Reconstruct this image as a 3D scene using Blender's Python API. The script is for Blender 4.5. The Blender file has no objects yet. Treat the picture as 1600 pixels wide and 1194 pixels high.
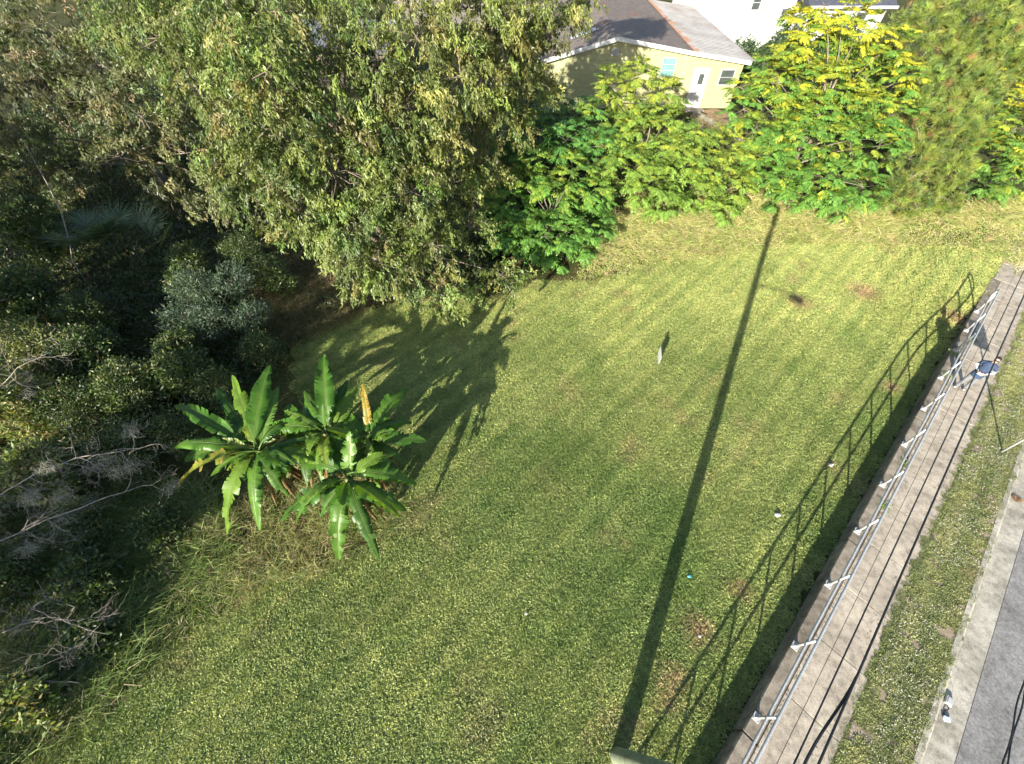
import bpy, bmesh, math, random
import numpy as np
from mathutils import Vector, Matrix
rng = np.random.default_rng(7); random.seed(7)
R = math.radians
scene = bpy.context.scene
COL = scene.collection

# ------------------------------------------------------------------ camera, sky, sun, exposure
cam_d = bpy.data.cameras.new('camera'); cam = bpy.data.objects.new('camera', cam_d); COL.objects.link(cam)
cam.location = (0, 0, 13.7); cam.rotation_euler = (R(90 - 51.51), 0, 0)
cam_d.sensor_fit = 'HORIZONTAL'; cam_d.sensor_width = 36; cam_d.lens = 14.85
cam_d.clip_start = 0.05; cam_d.clip_end = 3000
scene.camera = cam
SUN_EL = R(19.8); SDX, SDY = 0.477, 0.879          # horizontal direction in which shadows fall
world = bpy.data.worlds.new('World'); scene.world = world; world.use_nodes = True
wn = world.node_tree; wn.nodes.clear()
sky = wn.nodes.new('ShaderNodeTexSky'); sky.sky_type = 'NISHITA'; sky.sun_disc = False
sky.sun_elevation = SUN_EL; sky.sun_rotation = math.atan2(-SDX, -SDY)
bg = wn.nodes.new('ShaderNodeBackground'); bg.inputs[1].default_value = 0.088
wo = wn.nodes.new('ShaderNodeOutputWorld')
wn.links.new(sky.outputs[0], bg.inputs[0]); wn.links.new(bg.outputs[0], wo.inputs[0])
sun_d = bpy.data.lights.new('sun', 'SUN'); sun = bpy.data.objects.new('sun', sun_d); COL.objects.link(sun)
sun_d.energy = 5.0; sun_d.angle = R(0.45); sun_d.color = (1.0, 0.93, 0.80)
sun.rotation_euler = Vector((SDX*math.cos(SUN_EL), SDY*math.cos(SUN_EL), -math.sin(SUN_EL))).to_track_quat('-Z', 'Y').to_euler()
scene.view_settings.view_transform = 'Standard'; scene.view_settings.look = 'None'
scene.view_settings.exposure = 1.68; scene.view_settings.gamma = 1.0
scene.view_settings.use_curve_mapping = False
scene.render.engine = 'CYCLES'
scene.cycles.max_bounces = 4; scene.cycles.transparent_max_bounces = 4
scene.cycles.use_adaptive_sampling = True; scene.cycles.adaptive_threshold = 0.03
scene.cycles.diffuse_bounces = 2; scene.cycles.glossy_bounces = 1; scene.cycles.transmission_bounces = 2

# ------------------------------------------------------------------ street frame: s along the street, t to its right
AX = np.array([.725, .689, 0]); AX /= np.linalg.norm(AX)
TX = np.array([AX[1], -AX[0], 0])
SC, ZS = 1.0276, .65          # street units to metres, height of the sidewalk above the lawn
def zs(z): return ZS + (z-1)*SC
def SP(s, t, z=0.0): return (AX*s + TX*t)*SC + np.array([0, 0, zs(z)])
def ss(x): x = np.clip(x, 0, 1); return x*x*(3 - 2*x)
def hsh(ix, iy, seed):
    n = (ix.astype(np.int64)*374761393 + iy.astype(np.int64)*668265263 + seed*982451653) & 0xffffffff
    n = ((n ^ (n >> 13))*1274126177) & 0xffffffff
    return ((n ^ (n >> 16)) & 0xffff)/65535.0
def vnoise(x, y, sc, seed=0):
    x = np.asarray(x, float)/sc + 1000; y = np.asarray(y, float)/sc + 1000
    ix, iy = np.floor(x), np.floor(y); fx, fy = ss(x - ix), ss(y - iy)
    a, b = hsh(ix, iy, seed), hsh(ix+1, iy, seed); c, d = hsh(ix, iy+1, seed), hsh(ix+1, iy+1, seed)
    return (a*(1-fx) + b*fx)*(1-fy) + (c*(1-fx) + d*fx)*fy
def terr(x, y):
    x = np.asarray(x, float); y = np.asarray(y, float)
    s = AX[0]*x + AX[1]*y; t = TX[0]*x + TX[1]*y
    w = ss((t + 8)/8)
    zb = (2*(1-w) + w)*ss((y - 22)/10)
    zw = .61*ss((s - 21)/6)*ss((t + 1.5)/5)
    z = np.maximum(zb, zw) + .10*(vnoise(x, y, 5, 3) - .5)*ss((3.2 - t)/2)
    return np.where(t > 4.85, .38, z)
def in_poly(x, y, poly):
    c = np.zeros(len(x), bool); n = len(poly); j = n-1
    for i in range(n):
        xi, yi = poly[i]; xj, yj = poly[j]
        m = ((yi > y) != (yj > y)) & (x < (xj-xi)*(y-yi)/((yj-yi) + 1e-12) + xi)
        c ^= m; j = i
    return c
def scatter(poly, dens):
    p = np.array(poly); a, b = p.min(0), p.max(0); n = int((b-a).prod()*dens)
    x = rng.uniform(a[0], b[0], n); y = rng.uniform(a[1], b[1], n); m = in_poly(x, y, poly)
    return x[m], y[m]

# ------------------------------------------------------------------ materials
def newmat(name):
    m = bpy.data.materials.new(name); m.use_nodes = True; nt = m.node_tree
    return m, nt, nt.nodes['Principled BSDF'], nt.nodes['Material Output']
def N(nt, t, **kw):
    n = nt.nodes.new(t)
    for k, v in kw.items(): setattr(n, k, v)
    return n
def noise(nt, scale, detail=4, rough=.6, coord='Object'):
    tc = N(nt, 'ShaderNodeTexCoord'); n = N(nt, 'ShaderNodeTexNoise')
    n.inputs['Scale'].default_value = scale; n.inputs['Detail'].default_value = detail; n.inputs['Roughness'].default_value = rough
    nt.links.new(tc.outputs[coord], n.inputs['Vector']); return n
def ramp(nt, src, stops):
    r = N(nt, 'ShaderNodeValToRGB'); e = r.color_ramp.elements
    while len(e) < len(stops): e.new(.5)
    for k, (p, c) in enumerate(stops): e[k].position = p; e[k].color = tuple(c) + (1,)
    nt.links.new(src, r.inputs[0]); return r
def bump(nt, bsdf, src, strength, dist=.02):
    b = N(nt, 'ShaderNodeBump'); b.inputs['Strength'].default_value = strength; b.inputs['Distance'].default_value = dist
    nt.links.new(src, b.inputs['Height']); nt.links.new(b.outputs[0], bsdf.inputs['Normal'])
def mixc(nt, a, b, f, mode='MIX'):
    m = N(nt, 'ShaderNodeMix', data_type='RGBA', blend_type=mode)
    for v, i in ((a, 6), (b, 7)):
        if isinstance(v, tuple): m.inputs[i].default_value = tuple(v) + (1,)
        else: nt.links.new(v, m.inputs[i])
    if isinstance(f, float): m.inputs[0].default_value = f
    else: nt.links.new(f, m.inputs[0])
    return m.outputs[2]
def mat_plain(name, c, rough=.6, metal=0.0, var=.15, scale=8, bmp=0.0):
    m, nt, b, o = newmat(name)
    n = noise(nt, scale, 5); lo = tuple(x*(1-var) for x in c); hi = tuple(min(1, x*(1+var)) for x in c)
    r = ramp(nt, n.outputs[0], [(.3, lo), (.7, hi)])
    nt.links.new(r.outputs[0], b.inputs['Base Color'])
    b.inputs['Roughness'].default_value = rough; b.inputs['Metallic'].default_value = metal
    if bmp: bump(nt, b, n.outputs[0], bmp)
    return m
def mat_leaf(name, rough=.45, trans=.3, instancer=False, spec=.4, tr=(1.25, 1.3, .5)):
    m, nt, b, o = newmat(name)
    a = N(nt, 'ShaderNodeAttribute', attribute_name='tint' if instancer else 'Col')
    if instancer: a.attribute_type = 'INSTANCER'
    c = a.outputs['Color']
    if instancer:
        a2 = N(nt, 'ShaderNodeAttribute', attribute_name='Col'); c = mixc(nt, c, a2.outputs['Color'], 1.0, 'MULTIPLY')
        geo = N(nt, 'ShaderNodeNewGeometry'); nz = N(nt, 'ShaderNodeTexNoise'); nz.inputs['Scale'].default_value = 6.5; nz.inputs['Detail'].default_value = 3; nt.links.new(geo.outputs['Position'], nz.inputs['Vector'])
        dp = N(nt, 'ShaderNodeVectorMath', operation='DOT_PRODUCT'); dp.inputs[1].default_value = (AX[1], -AX[0], 0); nt.links.new(geo.outputs['Position'], dp.inputs[0])
        nl_ = N(nt, 'ShaderNodeTexNoise'); nl_.inputs['Scale'].default_value = .8; nt.links.new(geo.outputs['Position'], nl_.inputs['Vector'])
        ad = N(nt, 'ShaderNodeMath', operation='MULTIPLY_ADD'); ad.inputs[1].default_value = .16; nt.links.new(nl_.outputs[0], ad.inputs[0]); nt.links.new(dp.outputs['Value'], ad.inputs[2])
        sn = N(nt, 'ShaderNodeMath', operation='MULTIPLY'); sn.inputs[1].default_value = 2*math.pi/.74; nt.links.new(ad.outputs[0], sn.inputs[0]); si = N(nt, 'ShaderNodeMath', operation='SINE'); nt.links.new(sn.outputs[0], si.inputs[0])
        mr_ = N(nt, 'ShaderNodeMapRange'); mr_.inputs[1].default_value = -1; nt.links.new(si.outputs[0], mr_.inputs[0])
        st_ = ramp(nt, mr_.outputs[0], [(.1, (.83, .89, .83)), (.9, (1.15, 1.10, 1.10))]).outputs[0]; na_ = N(nt, 'ShaderNodeTexNoise'); na_.inputs['Scale'].default_value = .45; na_.inputs['Detail'].default_value = 3; nt.links.new(geo.outputs['Position'], na_.inputs['Vector'])
        c = mixc(nt, c, mixc(nt, (1.0, 1.0, 1.0), st_, ramp(nt, na_.outputs[0], [(.38, (.38, .38, .38)), (.64, (1, 1, 1))]).outputs[0]), 1.0, 'MULTIPLY')
        c = mixc(nt, c, ramp(nt, nz.outputs[0], [(.32, (.78, .82, .76)), (.55, (1, 1, 1)), (.72, (1.2, 1.14, 1.1))]).outputs[0], 1.0, 'MULTIPLY')
    nt.links.new(c, b.inputs['Base Color'])
    b.inputs['Roughness'].default_value = rough; b.inputs['Specular IOR Level'].default_value = spec
    t = N(nt, 'ShaderNodeBsdfTranslucent')
    nt.links.new(mixc(nt, c, tr, 1.0, 'MULTIPLY'), t.inputs[0])
    mx = N(nt, 'ShaderNodeMixShader'); mx.inputs[0].default_value = trans
    nt.links.new(b.outputs[0], mx.inputs[1]); nt.links.new(t.outputs[0], mx.inputs[2]); nt.links.new(mx.outputs[0], o.inputs[0])
    return m
M = {}
M['leaf'] = mat_leaf('foliage'); M['waxy'] = mat_leaf('waxy_leaf', .40, .30, spec=.28, tr=(1.5, 1.5, .3))
M['dry'] = mat_leaf('dry_grass_blade', .6, .25, tr=(1.1, 1.0, .6)); M['turf'] = mat_leaf('turf_leaf', .55, .25, True, .3)
M['bark'] = mat_plain('bark', (.16, .13, .10), .9, 0, .4, 6, .5)
M['greybark'] = mat_plain('grey_dead_wood', (.25, .22, .19), .85, 0, .3, 10, .3)
M['moss'] = mat_plain('spanish_moss', (.33, .33, .29), .95, 0, .3, 12)
def mat_ground():
    m, nt, b, o = newmat('earth_and_thatch')
    n1 = noise(nt, .5, 6); n2 = noise(nt, 9, 6, .75)
    r1 = ramp(nt, n1.outputs[0], [(.35, (.06, .068, .022)), (.55, (.085, .085, .032)), (.7, (.12, .10, .05))])
    r2 = ramp(nt, n2.outputs[0], [(.35, (.35, .38, .3)), (.65, (1, 1, 1))])
    nt.links.new(mixc(nt, r1.outputs[0], r2.outputs[0], 1.0, 'MULTIPLY'), b.inputs['Base Color'])
    b.inputs['Roughness'].default_value = .95; b.inputs['Specular IOR Level'].default_value = .1
    bump(nt, b, n2.outputs[0], .8, .05); return m
M['ground'] = mat_ground()
def mat_concrete(name, c, dark, stain=.5, speck=60, rough=.85):
    m, nt, b, o = newmat(name)
    n1 = noise(nt, .9, 8, .7); n2 = noise(nt, speck, 3, .7); n3 = noise(nt, 4, 6, .75)
    r1 = ramp(nt, n1.outputs[0], [(.34, dark), (.58, c), (.75, tuple(min(1, x*1.15) for x in c))])
    r3 = ramp(nt, n3.outputs[0], [(.33, tuple([1-stain]*3)), (.55, (1, 1, 1))])
    r2 = ramp(nt, n2.outputs[0], [(.32, (.52, .52, .52)), (.66, (1.0, 1.0, 1.0))])
    c1 = mixc(nt, r1.outputs[0], r3.outputs[0], 1.0, 'MULTIPLY')
    nt.links.new(mixc(nt, c1, r2.outputs[0], 1.0, 'MULTIPLY'), b.inputs['Base Color'])
    b.inputs['Roughness'].default_value = rough; b.inputs['Specular IOR Level'].default_value = .25
    bump(nt, b, n2.outputs[0], .35, .01); return m
M['walk'] = mat_concrete('sidewalk_concrete', (.52, .455, .365), (.34, .29, .23), .45)
M['wall'] = mat_concrete('retaining_wall_concrete', (.33, .285, .225), (.15, .125, .095), .6)
M['kerb'] = mat_concrete('gutter_concrete', (.50, .47, .40), (.27, .25, .20), .45)
M['road'] = mat_concrete('asphalt', (.27, .265, .26), (.19, .185, .18), .3, 18, .9)
M['galv'] = mat_plain('galvanised_pipe', (.40, .41, .42), .5, .35, .2, 14)
M['plate'] = mat_plain('white_painted_steel', (.40, .40, .395), .5, .1, .12, 20)
M['post'] = mat_plain('concrete_pole', (.15, .18, .115), .85, 0, .35, 5, .3)
M['wire'] = mat_plain('black_cable', (.012, .012, .013), .5, 0, .2, 10)
M['siding'] = mat_plain('yellow_green_siding', (.29, .285, .14), .6, 0, .08, 3)
M['white'] = mat_plain('white_paint', (.46, .46, .455), .5, 0, .06, 4)
M['glass'] = mat_plain('window_glass', (.05, .06, .06), .12, 0, .3, 2)
M['teal'] = mat_plain('aqua_curtain_glass', (.13, .27, .24), .2, 0, .25, 6)
M['acgrey'] = mat_plain('grille_grey', (.30, .29, .28), .6, 0, .2, 30)
M['shedtin'] = mat_plain('dull_grey_tin', (.13, .13, .14), .6, 0, .3, 3)
M['tin'] = mat_plain('blue_grey_tin', (.35, .36, .45), .5, .2, .15, 8)
def mat_roof():
    m, nt, b, o = newmat('asphalt_shingle')
    tc = N(nt, 'ShaderNodeTexCoord'); br = N(nt, 'ShaderNodeTexBrick')
    br.inputs['Scale'].default_value = 1.6; br.inputs['Color1'].default_value = (.13, .10, .085, 1); br.inputs['Color2'].default_value = (.22, .17, .135, 1)
    br.inputs['Mortar'].default_value = (.07, .065, .065, 1); br.inputs['Mortar Size'].default_value = .035
    nt.links.new(tc.outputs['Object'], br.inputs['Vector'])
    n = noise(nt, .55, 5); r = ramp(nt, n.outputs[0], [(.60, (1, 1, 1)), (.72, (1.3, .75, .5))])
    nt.links.new(mixc(nt, br.outputs[0], r.outputs[0], 1.0, 'MULTIPLY'), b.inputs['Base Color'])
    b.inputs['Roughness'].default_value = .9; bump(nt, b, br.outputs[1], .4, .02); return m
M['shingle'] = mat_roof()
def mat_tinroof():
    m, nt, b, o = newmat('weathered_metal_roof')
    n = noise(nt, .45, 6, .7); r = ramp(nt, n.outputs[0], [(.36, (.28, .275, .27)), (.58, (.20, .19, .185)), (.70, (.22, .13, .09))])
    tc = N(nt, 'ShaderNodeTexCoord'); sx = N(nt, 'ShaderNodeSeparateXYZ'); nt.links.new(tc.outputs['Object'], sx.inputs[0])
    n3 = noise(nt, 1.1, 5, .7); ma = N(nt, 'ShaderNodeMath', operation='MULTIPLY_ADD'); ma.inputs[1].default_value = 2.6; nt.links.new(n3.outputs[0], ma.inputs[0]); nt.links.new(sx.outputs[0], ma.inputs[2])
    rr = ramp(nt, N(nt, 'ShaderNodeMapRange').outputs[0], [(.45, (1, 1, 1)), (.6, (0, 0, 0))]); mr = rr.inputs[0].links[0].from_node
    mr.inputs[1].default_value = 3.6; mr.inputs[2].default_value = 5.6; nt.links.new(ma.outputs[0], mr.inputs[0])
    nt.links.new(mixc(nt, r.outputs[0], (.27, .14, .085), rr.outputs[0]), b.inputs['Base Color'])
    b.inputs['Roughness'].default_value = .65; return m
M['tinroof'] = mat_tinroof()
M['darkroof'] = mat_plain('dark_slate_roof', (.05, .055, .075), .7, 0, .25, 4)
M['sand'] = mat_plain('sandy_drive', (.24, .20, .15), .95, 0, .2, 1.5)
M['rust'] = mat_plain('pine_straw_soil', (.26, .17, .10), .95, 0, .35, 5)
M['skin'] = mat_plain('skin', (.50, .30, .21), .55, 0, .06, 10)
M['hair'] = mat_plain('dark_hair', (.02, .014, .01), .6, 0, .3, 40)
M['navy'] = mat_plain('navy_cloth', (.022, .04, .085), .85, 0, .2, 12)
M['paleblue'] = mat_plain('pale_blue_cloth', (.42, .47, .55), .8, 0, .1, 12)
M['greycloth'] = mat_plain('grey_trouser_cloth', (.115, .12, .135), .85, 0, .2, 12)
M['black'] = mat_plain('black_plastic', (.02, .02, .02), .5, 0, .2, 12)
M['aqua'] = mat_plain('aqua_wrapper', (.06, .30, .34), .4, 0, .1, 12)
M['soil'] = mat_plain('dry_soil', (.21, .165, .115), .95, 0, .3, 7, .4)
M['fabricbrown'] = mat_leaf('dead_leaf', .7, .15, tr=(1.1, .9, .6))

# ------------------------------------------------------------------ mesh helpers
def raw_mesh(name, V, F, col=None, flat=False):
    V = np.asarray(V, np.float32).reshape(-1, 3); me = bpy.data.meshes.new(name)
    if isinstance(F, np.ndarray): k = F.shape[1]; tot = len(F); loops = F.ravel(); starts = np.arange(tot)*k
    else:
        lens = np.array([len(f) for f in F]); loops = np.concatenate([np.asarray(f) for f in F]); starts = np.concatenate([[0], np.cumsum(lens)[:-1]]); tot = len(F)
    me.vertices.add(len(V)); me.vertices.foreach_set('co', V.ravel())
    me.loops.add(len(loops)); me.loops.foreach_set('vertex_index', loops.astype(np.int32))
    me.polygons.add(tot); me.polygons.foreach_set('loop_start', starts.astype(np.int32))
    me.update(calc_edges=True)
    if col is not None:
        a = me.color_attributes.new('Col', 'FLOAT_COLOR', 'POINT')
        c = np.ones((len(V), 4), np.float32); c[:, :3] = col; a.data.foreach_set('color', c.ravel())
    if flat: me.shade_flat()
    return me
def link(name, me, mat=None, parent=None, loc=None, kind=None, label=None, cat=None, group=None):
    o = bpy.data.objects.new(name, me); COL.objects.link(o)
    if me is not None and mat is not None and len(me.materials) == 0:
        for mm in (mat if isinstance(mat, (list, tuple)) else [mat]): me.materials.append(M[mm] if isinstance(mm, str) else mm)
    if parent is not None: o.parent = parent
    if loc is not None: o.location = Vector([float(v) for v in loc])
    tag(o, label, cat, group, kind); return o
def tag(o, label=None, cat=None, group=None, kind=None):
    for k, v in (('label', label), ('category', cat), ('group', group), ('kind', kind)):
        if v: o[k] = v
def thing(name, loc, label, cat, group=None, rz=0.0):
    o = link(name, None, None, None, loc, None, label, cat, group); o.rotation_euler = (0, 0, rz); return o
class MB:
    def __init__(s): s.V = []; s.F = []; s.C = []
    def add(s, V, F, c=None):
        o = len(s.V); s.V += [tuple(map(float, v)) for v in V]; s.F += [tuple(i+o for i in f) for f in F]
        if c is not None: s.C += [c]*len(V)
        return s
    def box(s, c, d, ax=None, top=(1, 1), cl=None):
        c = np.array(c, float); d = np.array(d, float)/2
        A = np.eye(3) if ax is None else np.array(ax, float)
        V = [c + A[0]*sx*d[0]*(top[0] if sz > 0 else 1) + A[1]*sy*d[1]*(top[1] if sz > 0 else 1) + A[2]*sz*d[2] for sz in (-1, 1) for sy in (-1, 1) for sx in (-1, 1)]
        return s.add(V, [(0, 2, 3, 1), (4, 5, 7, 6), (0, 1, 5, 4), (1, 3, 7, 5), (3, 2, 6, 7), (2, 0, 4, 6)], cl)
    def tube(s, pts, rad, n=6, cap=True, cl=None):
        P = [np.array(p, float) for p in pts]; k = len(P)
        if not hasattr(rad, '__len__'): rad = [rad]*k
        V = []; prev = None
        for i in range(k):
            d = P[min(i+1, k-1)] - P[max(i-1, 0)]; d /= (np.linalg.norm(d) + 1e-9)
            if prev is None: a = np.cross(d, [0, 0, 1.0] if abs(d[2]) < .9 else [1.0, 0, 0])
            else: a = prev - d*prev.dot(d)
            a /= (np.linalg.norm(a) + 1e-9); prev = a; b = np.cross(d, a)
            for j in range(n):
                t = 2*math.pi*j/n; V.append(P[i] + (a*math.cos(t) + b*math.sin(t))*rad[i])
        F = [(i*n+j, i*n+(j+1) % n, (i+1)*n+(j+1) % n, (i+1)*n+j) for i in range(k-1) for j in range(n)]
        if cap: F += [tuple(range(n))[::-1], tuple((k-1)*n + j for j in range(n))]
        return s.add(V, F, cl)
    def mesh(s, name, flat=True): return raw_mesh(name, np.array(s.V), s.F, np.array(s.C) if s.C else None, flat)
    def build(s, name, mat, parent=None, flat=True, **kw): return link(name, s.mesh(name, flat), mat, parent, **kw)
def unit(v): return v/(np.linalg.norm(v, axis=-1, keepdims=True) + 1e-9)
STREET = [AX, TX, np.array([0, 0, 1.0])]

# leaf arrays -------------------------------------------------------
class Leaves:
    def __init__(s): s.V = []; s.C = []
    def add(s, P, D, Nn, L, W, C, fold=.25):
        n = len(P); D = unit(D); S = unit(np.cross(D, Nn)); U = np.cross(S, D)
        L = np.broadcast_to(L, (n,))[:, None]; W = np.broadcast_to(W, (n,))[:, None]
        mid = P + D*L*.42 - U*W*fold
        V = np.stack([P, mid + S*W*.5, P + D*L - U*L*.12, mid - S*W*.5], 1)
        s.V.append(V.reshape(-1, 3)); s.C.append(np.repeat(C, 4, 0))
    def tri(s, P, D, S, L, W, C):      # needles and blades: thin quads tapering to the tip
        L = np.broadcast_to(L, (len(P),))[:, None]; W = np.broadcast_to(W, (len(P),))[:, None]
        V = np.stack([P - S*W*.5, P + S*W*.5, P + D*L + S*W*.12, P + D*L - S*W*.12], 1)
        s.V.append(V.reshape(-1, 3)); s.C.append(np.repeat(C, 4, 0))
    def mesh(s, name, origin=(0, 0, 0)):
        V = np.concatenate(s.V) - np.array(origin); n = len(V)//4
        b = np.arange(n)[:, None]*4
        F = np.concatenate([b + [0, 1, 2], b + [0, 2, 3]], 0)
        return raw_mesh(name, V, F, np.concatenate(s.C))
def rdir(n, up=0.0):
    v = unit(rng.normal(size=(n, 3))); v[:, 2] += up; return unit(v)
def pal(cols, n, w=None, j=.2):
    cols = np.array(cols); i = rng.choice(len(cols), n, p=w); c = cols[i]*(1 + j*rng.normal(size=(n, 1)))
    return np.clip(c*(1 + .06*rng.normal(size=(n, 3))), .004, 1)
def shell(blob, n, bias=.55, flat=.8):
    x, y, z, r = blob; d = rdir(n, .15); rr = r*(bias + (1-bias)*rng.random(n)**.7)
    lump = .8 + .4*vnoise(d[:, 0]*3 + x*7, d[:, 1]*3 + d[:, 2]*2 + y*7, .8, 5)
    p = d*(rr*lump)[:, None]; p[:, 2] *= flat
    return np.array([x, y, z]) + p, d
def limbs(mb, base, top, blobs, r0, twigs=8, lean=None):
    base = np.array(base, float); top = np.array(top, float)
    k = 7; pts = [base + (top-base)*i/(k-1) + (np.array([random.gauss(0, .12), random.gauss(0, .12), 0]) if 0 < i < k-1 else 0) for i in range(k)]
    mb.tube(pts, [r0*(1.25 - .75*i/(k-1)) for i in range(k)], 8)
    for b in blobs:
        c = np.array(b[:3]); zr = np.clip((c[2]-base[2])/(top[2]-base[2] + 1e-6)*.55, .15, .95)
        i = zr*(k-1); a = pts[int(i)]*(1-(i % 1)) + pts[min(int(i)+1, k-1)]*(i % 1)
        m = (a+c)/2 + np.array([random.gauss(0, .2), random.gauss(0, .2), .25*np.linalg.norm(c-a)*.5])
        q = [(1-u)**2*a + 2*u*(1-u)*m + u*u*c for u in np.linspace(0, 1, 6)]
        rl = min(r0*.5, .03 + .035*b[3]); mb.tube(q, [rl*(1-.7*u) for u in np.linspace(0, 1, 6)], 5, False)
        for _ in range(twigs):
            d = rdir(1, .1)[0]; e = c + d*b[3]*random.uniform(.7, 1.02)*np.array([1, 1, .8]); h = (c+e)/2 + rdir(1)[0]*.12*b[3]
            mb.tube([c, h, e], [rl*.3, rl*.2, .006], 3, False)
def crown_droop(blobs, dens, cols, w, L=.16, W=.056, k=23, spray=.5, hang=.75):
    lv = Leaves()
    for b in blobs:
        nc = max(6, int(dens*b[3]**2/6)); Pc, dcn = shell(b, nc, .45)
        Pc = Pc + dcn*(rng.random((nc, 1))**4)*.45*b[3]
        m_ = 6; n = nc*m_; P = np.repeat(Pc, m_, 0) + rng.normal(size=(n, 3))*np.array([.2, .2, .16]); d = np.repeat(dcn, m_, 0)
        a = unit(d*np.array([1, 1, .3]) + rng.normal(size=(n, 3))*.4 - np.array([0, 0, hang]))
        tone = np.repeat(pal(cols, nc, w, .22), m_, 0)*(.8 + .4*vnoise(P[:, 0], P[:, 1] + P[:, 2], .9, 9)[:, None])*(1 + .12*rng.normal(size=(n, 1)))
        u = rng.random((n, k, 1)); base = P[:, None] + a[:, None]*spray*(u-.3) + rng.normal(size=(n, k, 3))*.045
        dirn = unit(a[:, None]*.6 + rng.normal(size=(n, k, 3))*.5 - np.array([0, 0, .5]))
        C = np.repeat(tone[:, None], k, 1)*(1 + .09*rng.normal(size=(n, k, 1)))
        nn = unit(np.repeat(rng.normal(size=(n, 3))*.5, k, 0) + rng.normal(size=(n*k, 3))*.3 + np.array([-.3, -.5, .8]))
        lv.add(base.reshape(-1, 3), dirn.reshape(-1, 3), nn, L*rng.uniform(.7, 1.25, n*k), W*rng.uniform(.75, 1.25, n*k), np.clip(C.reshape(-1, 3), .004, 1))
    return lv
def crown_pinnate(blobs, dens, green, yellow, ybias, L=.68, leaf=(.19, .098), pairs=7):
    lv = Leaves(); green = np.array(green); yellow = np.array(yellow); zs = [b[2] for b in blobs]; z0, z1 = min(zs), max(zs) + .8
    for b in blobs:
        nc = int(dens*b[3]**2); Pc, dc = shell(b, nc, .55, .85)
        nf = 7; ang = rng.uniform(0, 2*math.pi, (nc, nf)) ; out = np.stack([np.cos(ang), np.sin(ang), rng.uniform(-.1, .5, (nc, nf))], 2)
        out = unit(out + dc[:, None]*.55); P = np.repeat(Pc, nf, 0); D = out.reshape(-1, 3); n = len(P)
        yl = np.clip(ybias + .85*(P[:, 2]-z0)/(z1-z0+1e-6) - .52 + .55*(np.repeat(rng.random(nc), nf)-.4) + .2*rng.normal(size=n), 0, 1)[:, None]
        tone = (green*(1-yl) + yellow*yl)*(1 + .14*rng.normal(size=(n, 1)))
        FL = L*rng.uniform(.75, 1.2, n)[:, None]; S = unit(np.cross(D, [0, 0, 1.0])); 
        for i in range(pairs):
            u = .22 + .78*i/(pairs-1); q = P + D*FL*u - np.array([0, 0, .34])*FL*u*u
            sz = (.7 + .5*math.sin(math.pi*min(1, u*1.05)))
            for sg in ((-1, 1) if i < pairs-1 else (0,)):
                dd = unit(S*sg*.85 + D*(.5 if sg else 1) - np.array([0, 0, .35 + .25*u]) + rng.normal(size=(n, 3))*.12)
                nn = unit(np.array([0, 0, 1.0]) + D*.3 + rng.normal(size=(n, 3))*.2)
                lv.add(q, dd, nn, leaf[0]*sz*rng.uniform(.85, 1.15, n), leaf[1]*sz*rng.uniform(.85, 1.15, n), np.clip(tone*(1+.1*rng.normal(size=(n, 1))), .004, 1), .18)
    return lv
def crown_pine(blobs, dens, cols, w, k=60, L=.33):
    lv = Leaves()
    for b in blobs:
        n = int(dens*b[3]**2); P, d = shell(b, n, .45, .95); ax = unit(d*.5 + np.array([0, 0, .45]) + rng.normal(size=(n, 3))*.35)
        tone = pal(cols, n, w, .15); D = unit(ax[:, None]*.75 + rng.normal(size=(n, k, 3))*.5 - np.array([0, 0, .12])).reshape(-1, 3)
        base = (P[:, None] + ax[:, None]*rng.uniform(-.10, .06, (n, k, 1))).reshape(-1, 3); m = n*k
        S = unit(np.cross(D, rng.normal(size=(m, 3)))); C = np.repeat(tone, k, 0)*(1 + .15*rng.normal(size=(m, 1)))
        lv.tri(base, D, S, L*rng.uniform(.7, 1.15, m), .019, np.clip(C, .004, 1))
    return lv
def crown_small(blobs, dens, cols, w, L=.10, W=.05, k=9):
    lv = Leaves()
    for b in blobs:
        n = int(dens*b[3]**2); P, d = shell(b, n, .45, .8)
        tone = pal(cols, n, w, .2); base = P[:, None] + rng.normal(size=(n, k, 3))*.09
        D = unit(d[:, None]*.5 + rng.normal(size=(n, k, 3))*.7 + np.array([0, 0, .05])).reshape(-1, 3)
        nn = unit(np.array([0, 0, .9]) + rng.normal(size=(n*k, 3))*.5); C = np.repeat(tone, k, 0)*(1 + .15*rng.normal(size=(n*k, 1)))
        lv.add(base.reshape(-1, 3), D, nn, L*rng.uniform(.6, 1.3, n*k), W*rng.uniform(.7, 1.2, n*k), np.clip(C, .004, 1))
    return lv
def tree(name, label, cat, base, blobs, crown, r0, top=None, twigs=8, group=None, bark='bark', mat='leaf'):
    bx, by = base; bz = float(terr(bx, by)) - .05; t = thing(name, (bx, by, bz), label, cat, group)
    off = np.array([bx, by, bz]); bl = [(b[0]-bx, b[1]-by, b[2]-bz, b[3]) for b in blobs]
    if top is None: c = np.mean([b[:3] for b in bl], 0); top = (c[0]*.6, c[1]*.6, max(b[2] for b in bl)*.72)
    mb = MB(); limbs(mb, (0, 0, -.15), top, bl, r0, twigs); mb.build('trunk', bark, t, False)
    me = crown.mesh('crown', off); link('crown', me, mat, t); return t
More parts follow.
